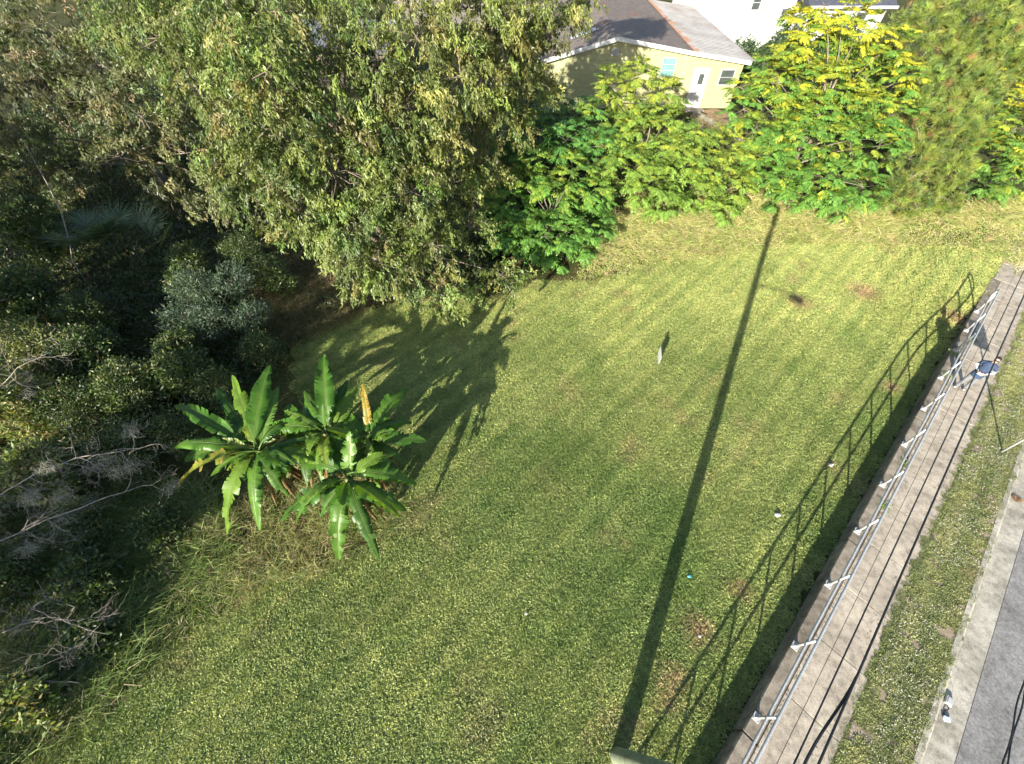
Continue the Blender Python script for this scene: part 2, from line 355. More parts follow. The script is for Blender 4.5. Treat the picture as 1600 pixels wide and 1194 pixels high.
def blades(lv, x, y, z, n, h, wid, cols, w, lean=.5, spread=.12, curl=.35):
    m = len(x); X = np.repeat(x, n) + rng.normal(size=m*n)*spread; Y = np.repeat(y, n) + rng.normal(size=m*n)*spread; Z = np.repeat(z, n); k = m*n
    P = np.stack([X, Y, Z], 1); a = rng.uniform(0, 2*math.pi, k); hx = np.repeat(h, n)*rng.uniform(.5, 1.15, k)
    ca = np.repeat(rng.uniform(0, 2*math.pi, m), n); D = unit(np.stack([np.cos(a)*lean + .25*np.cos(ca), np.sin(a)*lean + .25*np.sin(ca), np.ones(k)], 1))
    S = unit(np.cross(D, rng.normal(size=(k, 3)))); c = np.clip(np.repeat(pal(cols, m, w, .2), n, 0)*(1 + .22*rng.normal(size=(k, 1))), .004, 1)
    lv.tri(P, D, S, hx*.55, wid, c)
    P2 = P + D*(hx*.53)[:, None]; D2 = unit(D + np.stack([np.cos(a), np.sin(a), -np.full(k, .55)], 1)*rng.uniform(.4, 1.9, k)[:, None]*curl*2)
    lv.tri(P2, D2, S, hx*.6, wid*.8, c)

# ------------------------------------------------------------------ ground
xs = np.concatenate([[-600, -300, -150, -80, -50], np.arange(-36, 44, .5), [50, 80, 150, 300, 600]])
ys = np.concatenate([[-300, -100, -40, -20], np.arange(-12, 64, .5), [75, 100, 150, 300, 700]])
gx, gy = np.meshgrid(xs, ys); gz = terr(gx, gy)
V = np.stack([gx, gy, gz], 2).reshape(-1, 3); nx = len(xs)
ii, jj = np.meshgrid(np.arange(nx-1), np.arange(len(ys)-1)); b = (jj*nx + ii).ravel()
link('ground', raw_mesh('ground', V, np.stack([b, b+1, b+nx+1, b+nx], 1)), 'ground', kind='structure')

LAWN = [(-14.5, -4), (-12.68, -1.59), (-11.41, -0.87), (-10.41, 0.02), (-9.74, 1.55), (-8.67, 2.34), (-7.35, 3.28), (-5.54, 3.74), (-4.23, 4.13), (-4.0, 5.81), (-6.8, 8.3), (-9.0, 10.79), (-9.6, 12.97), (-7.86, 14.83), (-5.01, 15.97), (-1.25, 15.97), (1.64, 17.45), (4.25, 17.45), (6.74, 18.52), (10.43, 19.65), (16.29, 21.16), (21.37, 20.54), (24.34, 19.65), (27.5, 19.5), tuple(SP(33, 3.95)[:2]), tuple(SP(26, 3.95)[:2]), tuple(SP(24, 3.75)[:2]), tuple(SP(-6, 3.75)[:2])]
# clumps that the turf is made of
turf = bpy.data.collections.new('turf_clumps')
def clump(i, nl, rad, L, W, h):
    lv = Leaves(); a = rng.uniform(0, 6.283, nl); r = rad*np.sqrt(rng.random(nl)); P = np.stack([r*np.cos(a), r*np.sin(a), rng.uniform(0, h, nl)], 1)
    D = unit(np.stack([np.cos(a + rng.normal(size=nl)), np.sin(a + rng.normal(size=nl)), rng.uniform(.0, .6, nl)], 1)); nn = unit(np.array([0, 0, 1.0]) + rng.normal(size=(nl, 3))*.5)
    lv.add(P, D, nn, L*rng.uniform(.6, 1.3, nl), W*rng.uniform(.7, 1.3, nl), np.clip(np.ones((nl, 3))*(1 + .2*rng.normal(size=(nl, 1))), .4, 1.6))
    me = lv.mesh('turf_clump'); me.materials.append(M['turf']); o = bpy.data.objects.new('turf_clump_%d' % i, me); turf.objects.link(o)
for i in range(5): clump(i, 430, .25, .062, .030, .022)
for i in range(5, 8): clump(i, 500, .25, .088, .016, .015)
def gn_scatter(name, P, rz, sc, tint, idx):
    me = bpy.data.meshes.new(name); me.vertices.add(len(P)); me.vertices.foreach_set('co', P.astype(np.float32).ravel())
    for nm, ty, v, key in (('rz', 'FLOAT', rz, 'value'), ('sc', 'FLOAT', sc, 'value'), ('idx', 'INT', idx, 'value')):
        me.attributes.new(nm, ty, 'POINT').data.foreach_set(key, v.astype(np.int32 if ty == 'INT' else np.float32))
    c = np.ones((len(P), 4), np.float32); c[:, :3] = tint; me.attributes.new('tint', 'FLOAT_COLOR', 'POINT').data.foreach_set('color', c.ravel())
    o = link(name, me); g = bpy.data.node_groups.new(name + '_scatter', 'GeometryNodeTree')
    g.interface.new_socket('Geometry', in_out='INPUT', socket_type='NodeSocketGeometry'); g.interface.new_socket('Geometry', in_out='OUTPUT', socket_type='NodeSocketGeometry')
    gi, go = g.nodes.new('NodeGroupInput'), g.nodes.new('NodeGroupOutput'); io = g.nodes.new('GeometryNodeInstanceOnPoints'); ci = g.nodes.new('GeometryNodeCollectionInfo')
    ci.inputs[0].default_value = turf; ci.inputs[1].default_value = True; ci.inputs[2].default_value = True
    def na(nm, ty):
        a = g.nodes.new('GeometryNodeInputNamedAttribute'); a.data_type = ty; a.inputs[0].default_value = nm; return a.outputs[0]
    cx = g.nodes.new('ShaderNodeCombineXYZ'); g.links.new(na('rz', 'FLOAT'), cx.inputs[2])
    g.links.new(gi.outputs[0], io.inputs['Points']); g.links.new(ci.outputs[0], io.inputs['Instance']); io.inputs['Pick Instance'].default_value = True
    g.links.new(na('idx', 'INT'), io.inputs['Instance Index']); g.links.new(cx.outputs[0], io.inputs['Rotation']); g.links.new(na('sc', 'FLOAT'), io.inputs['Scale'])
    g.links.new(io.outputs[0], go.inputs[0]); md = o.modifiers.new('scatter', 'NODES'); md.node_group = g; return o
def turf_tint(x, y, dry=0.0):
    n = len(x); t = TX[0]*x + TX[1]*y
    a = vnoise(x, y, 2.6, 11)*.5 + vnoise(x, y, .9, 12)*.3 + vnoise(x, y, .3, 13)*.2
    stripe = .5 + .5*np.sin(t*2*math.pi/1.15 + 1.2*vnoise(x, y, 4, 15)); far = ss((y - 6)/12)
    d = np.clip((a - .45)*1.0 + .22 + .12*stripe + .50*far + dry + .10*rng.normal(size=n), 0, 1)[:, None]
    g = np.array([.144, .202, .055]); yl = np.array([.352, .375, .128]); c = g*(1-d) + yl*d
    br = np.clip((vnoise(x, y, 1.1, 21)*.6 + vnoise(x, y, .35, 22)*.4 - .70)*4 + .06*rng.normal(size=n), 0, .5)[:, None]
    c = c*(1-br) + np.array([.29, .225, .115])*br
    lush = np.clip((vnoise(x, y, 1.7, 31) - .74)*3, 0, .7)[:, None]; c = c*(1-lush*.6) + np.array([.10, .18, .035])*lush*.6
    for px, py, rr in ((6.84, 2.93, .28), (5.2, 1.9, .4), (11.4, 7.0, .25), (15.5, 10.6, .35), (4.3, .9, .3), (4.0, .35, .3), (14, 15.8, .5), (17.5, 16.5, .7), (20.4, 14.4, .5)):
        q = np.clip(1.3 - np.hypot(x-px, y-py)/rr, 0, .9)[:, None]; c = c*(1-q) + np.array([.33, .225, .13])*q
    return np.clip(c*(1 + .07*rng.normal(size=(n, 1)))*(1.0 + .08*stripe + .16*far)[:, None], .01, 1)
gx_, gy_ = np.meshgrid(np.arange(-15, 29, .29), np.arange(-4.5, 22, .25)); gx_[::2] += .145
x = gx_.ravel() + rng.uniform(-.05, .05, gx_.size); y = gy_.ravel() + rng.uniform(-.05, .05, gx_.size); m = in_poly(x, y, LAWN); x, y = x[m], y[m]; t_ = TX[0]*x + TX[1]*y; m = (t_ < 3.82) | ((AX[0]*x + AX[1]*y > 26.5) & (t_ < 4.05)); x, y = x[m], y[m]; n = len(x)
broad = vnoise(x, y, 1.3, 41) + .25*rng.normal(size=n) < .55
idx = np.where(broad, rng.integers(0, 5, n), rng.integers(5, 8, n))
o = gn_scatter('lawn_grass', np.stack([x, y, terr(x, y) - .005], 1), rng.uniform(0, 6.28, n), rng.uniform(.95, 1.15, n), turf_tint(x, y), idx)
tag(o, 'mown weedy lawn with faint mowing stripes filling the clearing', 'grass', None, 'stuff')

# street: retaining wall, sidewalk slabs, verge, kerb, gutter, road
S0, S1 = -14.0, 46.0
wallo = thing('retaining_wall', SP(-12, 3.98, .366), 'low stained concrete retaining wall carrying the pipe railing', 'wall')
def street_box(mb, s0, s1, t0, t1, z0, z1, org): mb.box(SP((s0+s1)/2, (t0+t1)/2, (z0+z1)/2) - org, ((s1-s0)*SC, (t1-t0)*SC, (z1-z0)*SC), STREET)
orgw = SP(-12, 3.98, .366)
edges = [-12, -2.6, 3.72, 10.1, 16.4, 22.7, 28.01]
for a, b_ in zip(edges[:-1], edges[1:]):
    bm = bmesh.new(); mb = MB(); street_box(mb, a + .008, b_ - .008, 3.855, 4.205, -.2, 1.0, orgw)
    me = mb.mesh('wall_panel'); bm.from_mesh(me); bmesh.ops.bevel(bm, geom=list(bm.edges), offset=.02, segments=2, affect='EDGES'); bm.to_mesh(me); bm.free()
    link('wall_panel', me, 'wall', wallo)
walk = link('sidewalk', None, kind='structure', loc=SP(0, 4.85, .98)); orgk = SP(0, 4.85, .98)
base_mb = MB(); street_box(base_mb, S0, S1, 4.215, 5.50, .60, .965, orgk); base_mb.build('bedding', 'soil', walk)
joints = [S0] + [6.89 + 1.76*k for k in range(-11, 22)] + [S1]
for a, b_ in zip(joints[:-1], joints[1:]):
    bm = bmesh.new(); mb = MB(); dz = random.uniform(-.004, .004)
    t0 = 4.215 if a < 27.9 else 3.95
    street_box(mb, a + .009, b_ - .009, t0, 5.50 + random.uniform(-.01, .01), .86, .998 + dz, orgk)
    me = mb.mesh('slab'); bm.from_mesh(me); bmesh.ops.bevel(bm, geom=list(bm.edges), offset=.008, segments=1, affect='EDGES'); bm.to_mesh(me); bm.free()
    link('slab', me, 'walk', walk)
def sheet(name, t0, t1, z, mat, wob0=0, wob1=0, kind='structure', zend=None):
    q = np.arange(S0, S1 + .1, .25); a = t0 + wob0*(vnoise(q, q*0, .5, 51) - .5) + wob0*.7*(vnoise(q, q*0, .17, 52) - .5); c = t1 + wob1*(vnoise(q, q*0, .5, 53) - .5)
    V = np.concatenate([[SP(s_, a_, z) for s_, a_ in zip(q, a)], [SP(s_, c_, z if zend is None else zend) for s_, c_ in zip(q, c)]]); k = len(q); i = np.arange(k-1)
    return link(name, raw_mesh(name, V, np.stack([i, i+k, i+k+1, i+1], 1)), mat, kind=kind)
sheet('verge_soil', 5.47, 6.76, .992, 'soil', .0)
kerb = link('kerb', None, kind='structure', loc=SP(0, 6.8, .98)); orgb = SP(0, 6.8, .98)
gut = link('gutter', None, kind='structure', loc=SP(0, 7.2, .86)); orgg = SP(0, 7.2, .86)
kj = [S0] + [3.03 + 3.0*k for k in range(-5, 15)] + [S1]
for a, b_ in zip(kj[:-1], kj[1:]):
    pr = [(6.74, .5), (6.74, 1.005), (6.86, 1.0), (6.93, .90), (6.96, .885), (6.96, .5)]
    V = [SP(q, t_, z_) - orgb for q in (a + .006, b_ - .006) for t_, z_ in pr]; k = len(pr)
    F = [(i, (i+1) % k, k + (i+1) % k, k + i) for i in range(k)] + [tuple(range(k))[::-1], tuple(range(k, 2*k))]
    link('kerb_stone', raw_mesh('kerb_stone', V, F, None, True), 'kerb', kerb)
    mb = MB(); street_box(mb, a + .006, b_ - .006, 6.965, 7.46, .5, .882, orgg); mb.build('gutter_pan', 'kerb', gut)
mb = MB(); street_box(mb, S0, S1, 7.468, 15.0, .4, .888, np.zeros(3)); mb.build('road', 'road', kind='structure')
mb = MB(); street_box(mb, S0, S1, 6.955, 7.47, .3, .862, np.zeros(3)); mb.build('gutter_bed', 'soil', kind='structure')
# verge grass
q = np.concatenate([rng.uniform(-2, 40, 1750), rng.uniform(-2, 34, 1500)]); e_ = rng.random(1500) < .6
tt = np.concatenate([rng.uniform(5.58, 6.70, 1750), np.where(e_, 5.50 + .035*rng.normal(size=1500) + .09*(vnoise(q[1750:], q[1750:]*0, .4, 55) - .6), 6.76 + .02*rng.normal(size=1500))]); small = np.arange(3250) >= 1750
bare = (vnoise(q, tt, .55, 61) > .84) & ~small; q, tt, small = q[~bare], tt[~bare], small[~bare]; P = (AX*q[:, None] + TX*tt[:, None])*SC; P[:, 2] = zs(.990); n = len(q)
c = turf_tint(P[:, 0], P[:, 1], .0)*.62 + np.array([.30, .265, .17])*(.28 + .12*rng.random((n, 1))); o = gn_scatter('verge_grass', P, rng.uniform(0, 6.28, n), np.where(small, rng.uniform(.16, .42, n), rng.uniform(.5, .8, n)), c*np.where(small, .75, 1)[:, None], rng.integers(0, 8, n))
tag(o, 'rough weedy grass strip between sidewalk and kerb', 'grass', None, 'stuff')
lv = Leaves(); q = rng.uniform(2, 30, 12000); tt = rng.uniform(5.55, 6.75, 12000); kp = vnoise(q, tt, .6, 63)*.6 + vnoise(q, tt, .2, 64)*.4 > .45; q, tt = q[kp], tt[kp]; n = len(q)
P = (AX*q[:, None] + TX*tt[:, None])*SC; P[:, 2] = zs(1.04 + .03*rng.random(n))
lv.add(P, rdir(n, .2), unit(np.array([0, 0, 1.0]) + .4*rng.normal(size=(n, 3))), .030, .022, pal([(.50, .48, .44), (.36, .35, .31)], n, None, .12), .1)
link('verge_flowers', lv.mesh('verge_flowers'), 'leaf', kind='stuff', label='small white flower heads and dry leaves among the verge grass', cat='flowers')

# ------------------------------------------------------------------ railing
rail = thing('pipe_railing', SP(4.2, 3.96, 1.0), 'galvanised two-rail pipe railing bolted along the retaining wall', 'railing'); org = SP(4.2, 3.96, 1.0)
ps = [4.18 - 2.13*k for k in range(6, 0, -1)] + [4.18, 6.26, 8.38, 10.53, 12.69, 14.84, 17.0, 19.12, 21.2, 22.88, 24.6]
pm = MB(); pm.tube([(0, 0, .01), (0, 0, 1.03)], .033, 8); pmesh = pm.mesh('post', False)
bm_ = MB(); bm_.box((0, 0, .008), (.20, .17, .016), STREET); bm_.box((0, 0, .05), (.085, .085, .07), STREET, (.7, .7))
for sx in (-1, 1):
    for sy in (-1, 1): bm_.tube([AX*sx*.075 + TX*sy*.06 + np.array([0, 0, .012]), AX*sx*.075 + TX*sy*.06 + np.array([0, 0, .04])], .011, 6)
bmesh_ = bm_.mesh('base_plate')
pmesh.materials.append(M['galv']); bmesh_.materials.append(M['plate'])
for s_ in ps:
    p = link('post', pmesh, None, rail, SP(s_, 3.96, 1.0) - org); link('base_plate', bmesh_, None, p)
a0, a1 = ps[0] - .3, ps[-1]
mb = MB(); end = [SP(a1 + .15, 3.96, 2.06), SP(a1 + .32, 3.96, 2.03), SP(a1 + .42, 3.96, 1.93), SP(a1 + .45, 3.96, 1.80), SP(a1 + .42, 3.96, 1.67), SP(a1 + .32, 3.96, 1.57), SP(a1 + .15, 3.96, 1.54)]
mb.tube([SP(a0, 3.96, 2.06) - org] + [SP(q, 3.96, 2.06 + .004*math.sin(q)) - org for q in ps[1:]] + [e - org for e in end[:3]], .034, 8); mb.build('top_rail', 'galv', rail, False)
mb = MB(); mb.tube([SP(a0, 3.96, 1.54) - org] + [SP(q, 3.96, 1.54) - org for q in ps[1:]] + [e - org for e in end[:1:-1]], .032, 8); mb.build('mid_rail', 'galv', rail, False)

# ------------------------------------------------------------------ utility pole, lamp arm, wires
pb = np.array([2.57, -.74, 0]); pole = thing('utility_pole', pb, 'thick greenish concrete utility pole at the bottom edge of the lawn', 'pole')
mb = MB(); mb.tube([(0, 0, -.3), (0, 0, 0), (0, 0, 4), (0, 0, 8), (0, 0, 10.6)], [.20, .195, .17, .15, .13], 24); mb.build('shaft', 'post', pole, False)
mb = MB(); mb.tube([(0, 0, 7.3), TX*.7 + np.array([0, 0, 7.52]), TX*1.4 + np.array([0, 0, 7.57]), TX*1.85 + np.array([0, 0, 7.57])], .035, 8); mb.build('lamp_arm', 'galv', pole, False)
mb = MB(); mb.box(TX*2.05 + np.array([0, 0, 7.56]), (.32, .62, .16), STREET, (.7, .85)); mb.build('lamp_head', 'galv', pole)
def wire(label, t, z, r, sag=.35, s0=1.43, s1=42, name='overhead_cable'):
    pts = []
    for u in np.linspace(-.6, 1, 60):
        s_ = s0 + (s1-s0)*u; f = (u if u >= 0 else -u*1.6); pts.append(SP(s_, t, z - sag*4*f*(1-f)*.5))
    mb = MB(); c = pts[0]; mb.tube([p - c for p in pts], r, 6); return mb.build(name, 'wire', None, False, loc=c, label=label, cat='cable')
wire('black overhead cable crossing above the railing side of the sidewalk', 2.19, 8.06, .009)
wire('thicker black overhead cable nearest the verge above the sidewalk', 2.36, 8.06, .013)
wire('thinnest overhead wire running above the sidewalk', 2.075, 8.05, .003)
mb = MB(); c = SP(-6, 3.67, 8.0)
for ph in (0, math.pi):
    mb.tube([SP(s_, 3.67 + .013*math.cos(ph) + .007*math.cos(s_*8 + ph), 8.0 + .010*math.sin(s_*8 + ph)) - c for s_ in np.linspace(-6, 34, 420)], .008, 5)
mb.build('twisted_service_cable', 'wire', None, False, loc=c, label='twisted pair of black cables above the asphalt at lower right', cat='cable')
# splice that drops from the thick cable
c = SP(2.9, 2.36, 8.0); mb = MB(); mb.tube([SP(q, 2.36 - .05*ss((3.0-q)/1.0), 8.03 - .10*ss((3.0-q)/1.2)) - c for q in np.linspace(3.0, 1.4, 12)], .015, 6)
mb.build('cable_drop', 'wire', None, False, loc=c, label='thick black cable loop bending away from the overhead cable', cat='cable')

# road sign post on the verge
sp = np.array([16.62*SC, 7.07*SC, zs(.98)]); sg = thing('sign_post', sp, 'thin grey metal sign post planted in the grass verge at right edge', 'sign')
mb = MB(); mb.tube([(0, 0, -.2), (0, 0, 2.75)], .032, 8); mb.build('post', 'galv', sg, False)
mb = MB(); mb.box((0, 0, 2.36), (.05, .6, .66), [AX, TX, (0, 0, 1)]); mb.build('panel', 'plate', sg).location = Vector(tuple(map(float, AX*.06)))

# ------------------------------------------------------------------ green house
GZ = 1.98; YF = 34.8
house = thing('green_house', (9, YF, GZ), 'pale yellow-green sided house with shingle roof behind the shrubs', 'house')
def loc(p): return np.array(p, float) - np.array([9, YF, GZ])
prof = [(1.95, 4.95), (6.9, 6.2), (12.1, 5.42), (16.1, 4.90)]
def roofz(x): return np.interp(x, [p[0] for p in prof], [p[1] for p in prof])
mb = MB(); XL, XR, YB = 2.3, 15.75, 50
for X_ in (XL, XR): mb.add([loc((X_, YF, GZ-.3)), loc((X_, YB, GZ-.3)), loc((X_, YB, roofz(X_)-.12)), loc((X_, YF, roofz(X_)-.12))], [(0, 1, 2, 3)])
nz = 20; z0 = GZ - .2; hb = .26
for i in range(26):
    za, zb = z0 + i*hb, z0 + (i+1)*hb
    def ext(z):
        g_ = np.linspace(XL, XR, 300); m_ = roofz(g_) - .13 > z
        return (g_[m_].min(), g_[m_].max()) if m_.any() else None
    ea, eb = ext(za), ext(zb)
    if ea is None: break
    if eb is None: eb = ((ea[0]+ea[1])/2-.01, (ea[0]+ea[1])/2+.01)
    V = [loc((ea[0], YF-.06, za)), loc((ea[1], YF-.06, za)), loc((eb[1], YF, zb)), loc((eb[0], YF, zb)), loc((ea[0], YF+.02, za)), loc((ea[1], YF+.02, za))]
    mb.add(V, [(0, 1, 2, 3), (0, 4, 5, 1)])
mb.build('wall', 'siding', house)
def roofpart(name, x0, x1, mat, y0=YF-.35, y1=YB+.3, th=.10):
    mb = MB(); za, zb = roofz(x0), roofz(x1); d = np.array([x1-x0, 0, zb-za]); d /= np.linalg.norm(d)
    V = [loc((a, b_, c_ - e)) for e in (0, th) for a, b_, c_ in ((x0, y0, za), (x1, y0, zb), (x1, y1, zb), (x0, y1, za))]
    mb.add(V, [(0, 1, 2, 3), (7, 6, 5, 4), (0, 4, 5, 1), (1, 5, 6, 2), (2, 6, 7, 3), (3, 7, 4, 0)]); return mb.build(name, mat, house)
rl = roofpart('roof', prof[0][0]-.25, 6.9, 'shingle'); roofpart('roof_slope', 6.9, 12.1, 'shingle')
ny = 520; yy = np.linspace(YF-.4, YB+.3, ny); xx = np.linspace(12.0, 16.3, 5); V = []
for xq in xx:
    for k, yq in enumerate(yy): V.append(loc((xq, yq, roofz(xq) + .04 + .05*max(0, math.sin(yq*2*math.pi/.42))**5)))
F = np.array([(i*ny+j, i*ny+j+1, (i+1)*ny+j+1, (i+1)*ny+j) for i in range(4) for j in range(ny-1)])
link('metal_roof', raw_mesh('metal_roof', V, F), 'tinroof', house)
mb = MB()
for (xa, za), (xb, zb) in zip(prof[:-1], prof[1:]):
    V = [loc((a, YF-.40 + e, c_)) for e in (0, .04) for a, c_ in ((xa, za-.20), (xb, zb-.20), (xb, zb+.035), (xa, za+.035))]
    mb.add(V, [(0, 1, 2, 3), (4, 7, 6, 5), (0, 4, 5, 1), (3, 2, 6, 7), (0, 3, 7, 4), (1, 5, 6, 2)])
mb.build('fascia', 'white', house)
mb = MB(); mb.box(loc((4.9, 37.0, roofz(4.9)+.16)), (1.7, .30, .12), [unit(np.array([1, .16, .25])), unit(np.array([-.16, 1, 0])), np.array([0, 0, 1.0])]); mb.build('roof_board', 'tin', house)
def window(parent, x0, x1, z0, z1, y, panes, glass, org, fm='white'):
    L_ = lambda p: np.array(p, float) - org; xm = (x0+x1)/2; w = thing_part('window', parent, L_((xm, y, z0)))
    mb = MB(); f = .07
    for bx in ((xm, (z0+z1)/2, 0),): pass
    mb.box((0, -.05, f/2), (x1-x0, .10, f)); mb.box((0, -.05, z1-z0-f/2), (x1-x0, .10, f))
    mb.box((-(x1-x0)/2+f/2, -.05, (z1-z0)/2), (f, .098, z1-z0-2*f)); mb.box(((x1-x0)/2-f/2, -.05, (z1-z0)/2), (f, .098, z1-z0-2*f)); mb.build('frame', fm, w)
    hh = (z1-z0-2*f)/panes
    for k in range(panes):
        mb = MB(); mb.box((0, -.045, f + hh*(k+.5)), (x1-x0-2*f, .02, hh-.03)); mb.build('pane', glass, w)
        if k: mb = MB(); mb.box((0, -.06, f + hh*k), (x1-x0-2*f-.004, .05, .032)); mb.build('mullion', fm, w)
    return w
def thing_part(name, parent, l): o = link(name, None, None, parent, l); return o
HO = np.array([9, YF, GZ])
w1 = window(house, 10.15, 11.15, 3.93, 5.08, YF-.02, 3, 'teal', HO, 'acgrey')
w2 = window(house, 14.35, 15.35, 3.45, 4.42, YF-.02, 2, 'glass', HO, 'galv')
dr = thing_part('door', house, loc((13.05, YF-.03, GZ)))
mb = MB(); mb.box((0, -.03, 1.2), (.92, .06, 2.36)); mb.build('door_leaf', 'white', dr)
mb = MB(); mb.box((.06, -.068, 1.85), (.34, .02, .60)); mb.build('door_pane', 'glass', dr)
mb = MB(); [mb.box((sx*.50, -.03, 1.21), (.075, .1, 2.42)) for sx in (-1, 1)]; mb.box((0, -.03, 2.455), (1.075, .1, .07)); mb.build('door_frame', 'white', dr)
mb = MB(); mb.tube([(-.36, -.06, 1.0), (-.36, -.12, 1.0)], .035, 8); mb.build('door_handle', 'acgrey', dr)
for X_ in (XL+.06, XR-.06): mb = MB(); mb.box(loc((X_, YF-.075, (GZ-.3+roofz(X_)-.2)/2)), (.12, .05, roofz(X_)-.2-GZ+.3)); mb.build('corner_board', 'siding', house)
mb = MB(); mb.box(loc((6.9, YF-.075, 5.35)), (.55, .05, .4)); [mb.box(loc((6.9, YF-.11, 5.2 + .07*k)), (.5, .03, .02)) for k in range(5)]; mb.build('gable_vent', 'acgrey', house)
mb = MB(); mb.box(loc((11.75, YF-.12, 3.7)), (.28, .16, .42)); mb.tube([loc((11.75, YF-.10, 3.9)), loc((11.75, YF-.10, 5.35))], .03, 6); mb.build('meter_box', 'acgrey', house)
ac = thing('window_air_conditioner', (10.72, YF-.32, 3.44), 'white window air conditioner hanging below the aqua window', 'air conditioner')
mb = MB(); mb.box((0, 0, .23), (.70, .55, .44)); mb.build('casing', 'white', ac)
mb = MB(); mb.box((0.06, -.285, .24), (.46, .02, .32)); [mb.box((.06, -.30, .11 + .04*k), (.46, .02, .012)) for k in range(7)]; mb.build('grille', 'acgrey', ac)
mb = MB(); mb.box((0, 0, 0), (1.3, .7, .16)); st = mb.build('door_step', 'walk', None, loc=(13.1, YF-.45, GZ+.04), label='small concrete step below the white back door', cat='step')
# path and bare soil before the door
def patch(name, poly, mat, dz, kind='structure'):
    p = np.array(poly); c_ = p.mean(0); P_ = []; k = 40
    ang = np.linspace(0, 2*math.pi, k, endpoint=False)
    V = [[c_[0], c_[1], float(terr(*c_)) + dz]]; rx = (p.max(0)-p.min(0))/2
    rings = 7
    for r_ in range(1, rings+1):
        for a in ang:
            rad = r_/rings*(.85 + .3*float(vnoise(np.array([math.cos(a)*2 + c_[0]]), np.array([math.sin(a)*2]), .7, 71)[0]))
            X_, Y_ = c_[0] + rx[0]*rad*math.cos(a), c_[1] + rx[1]*rad*math.sin(a); V.append([X_, Y_, float(terr(X_, Y_)) + dz])
    F = [(0, 1+i, 1+(i+1) % k) for i in range(k)] + [(1+(r_-1)*k+i, 1+r_*k+i, 1+r_*k+(i+1) % k, 1+(r_-1)*k+(i+1) % k) for r_ in range(1, rings) for i in range(k)]
    return link(name, raw_mesh(name, V, F), mat, kind=kind)
patch('bare_soil', [(12.4, 30.6), (16.2, 34.4)], 'rust', .025)
mb = MB(); pts = [(13.1, 34.0), (13.4, 33), (14.3, 31.2), (15.2, 29.6)]
V = []
for i, (a, b_) in enumerate(pts):
    for sgn in (-1, 1): V.append((a + sgn*.28, b_ + sgn*.12, float(terr(a, b_)) + .06))
mb.add(V, [(2*i, 2*i+1, 2*i+3, 2*i+2) for i in range(3)]); mb.build('garden_path', 'walk', kind='structure')
patch('sandy_drive', [(-14, 56), (4, 76)], 'sand', .03); patch('shaded_yard', [(-3, 34), (2, 46)], 'ground', .02)

# ------------------------------------------------------------------ other buildings
def wall_box(name, parent, c, d, mat): mb = MB(); mb.box(c, d); return mb.build(name, mat, parent)
wh = thing('white_house', (20.6, 49, 2), 'tall bright white house wall behind the metal roof', 'house'); HO2 = np.array([20.6, 49, 2])
wall_box('wall', wh, (0, 4, 3.4), (8.6, 8, 6.8), 'white')
mb = MB(); mb.add([(-4.7, -.5, 6.8), (4.7, -.5, 6.8), (4.7, 4, 8.6), (-4.7, 4, 8.6), (-4.7, 8.5, 6.8), (4.7, 8.5, 6.8)], [(0, 1, 2, 3), (3, 2, 5, 4), (0, 3, 4), (1, 5, 2)]); mb.build('roof', 'darkroof', wh)
window(wh, 21.0, 21.8, 4.9, 6.0, 48.98, 2, 'glass', HO2); window(wh, 23.8, 24.5, 4.1, 5.1, 48.98, 2, 'glass', HO2)
dh = thing('dark_roofed_house', (31, 51, 1.9), 'white house with dark slate roof at the top right edge', 'house'); HO3 = np.array([31, 51, 1.9])
wall_box('wall', dh, (0, 4, 1.5), (7, 8, 3.0), 'white')
mb = MB(); mb.add([(-4, -.6, 3.0), (4, -.6, 3.0), (4, 4, 5.2), (-4, 4, 5.2), (-4, 8.6, 3.0), (4, 8.6, 3.0)], [(0, 1, 2, 3), (3, 2, 5, 4), (0, 3, 4), (1, 5, 2)]); mb.build('roof', 'darkroof', dh)
mb = MB(); mb.box((0, -.63, 2.98), (8, .08, .2)); mb.build('gutter', 'white', dh)
window(dh, 31.8, 32.9, 3.3, 4.5, 50.98, 2, 'glass', HO3)
sh = thing('shed', (-14.0, 39, 1.97), 'grey corrugated-roof shed glimpsed through gaps in the tree crowns', 'shed')
wall_box('wall', sh, (0, 2.5, 1.1), (8.4, 5, 2.2), 'bark')
ny = 220; V = []; xx_ = np.linspace(-4.6, 4.6, ny)
for yq, zq in ((-.4, 2.3), (5.4, 3.2)):
    for xq in xx_: V.append((xq, yq, zq + .03*math.sin(xq*2*math.pi/.26)))
link('roof', raw_mesh('roof', V, np.array([(j, j+1, ny+j+1, ny+j) for j in range(ny-1)])), 'shedtin', sh)
mb = MB(); mb.box((0, 0, .35), (.9, .6, .7), None, (.9, .9)); bn = mb.build('storage_bin', 'white', None, loc=(-.3, 37.5, 1.97), label='small white bin on the shaded ground left of the house', cat='bin')

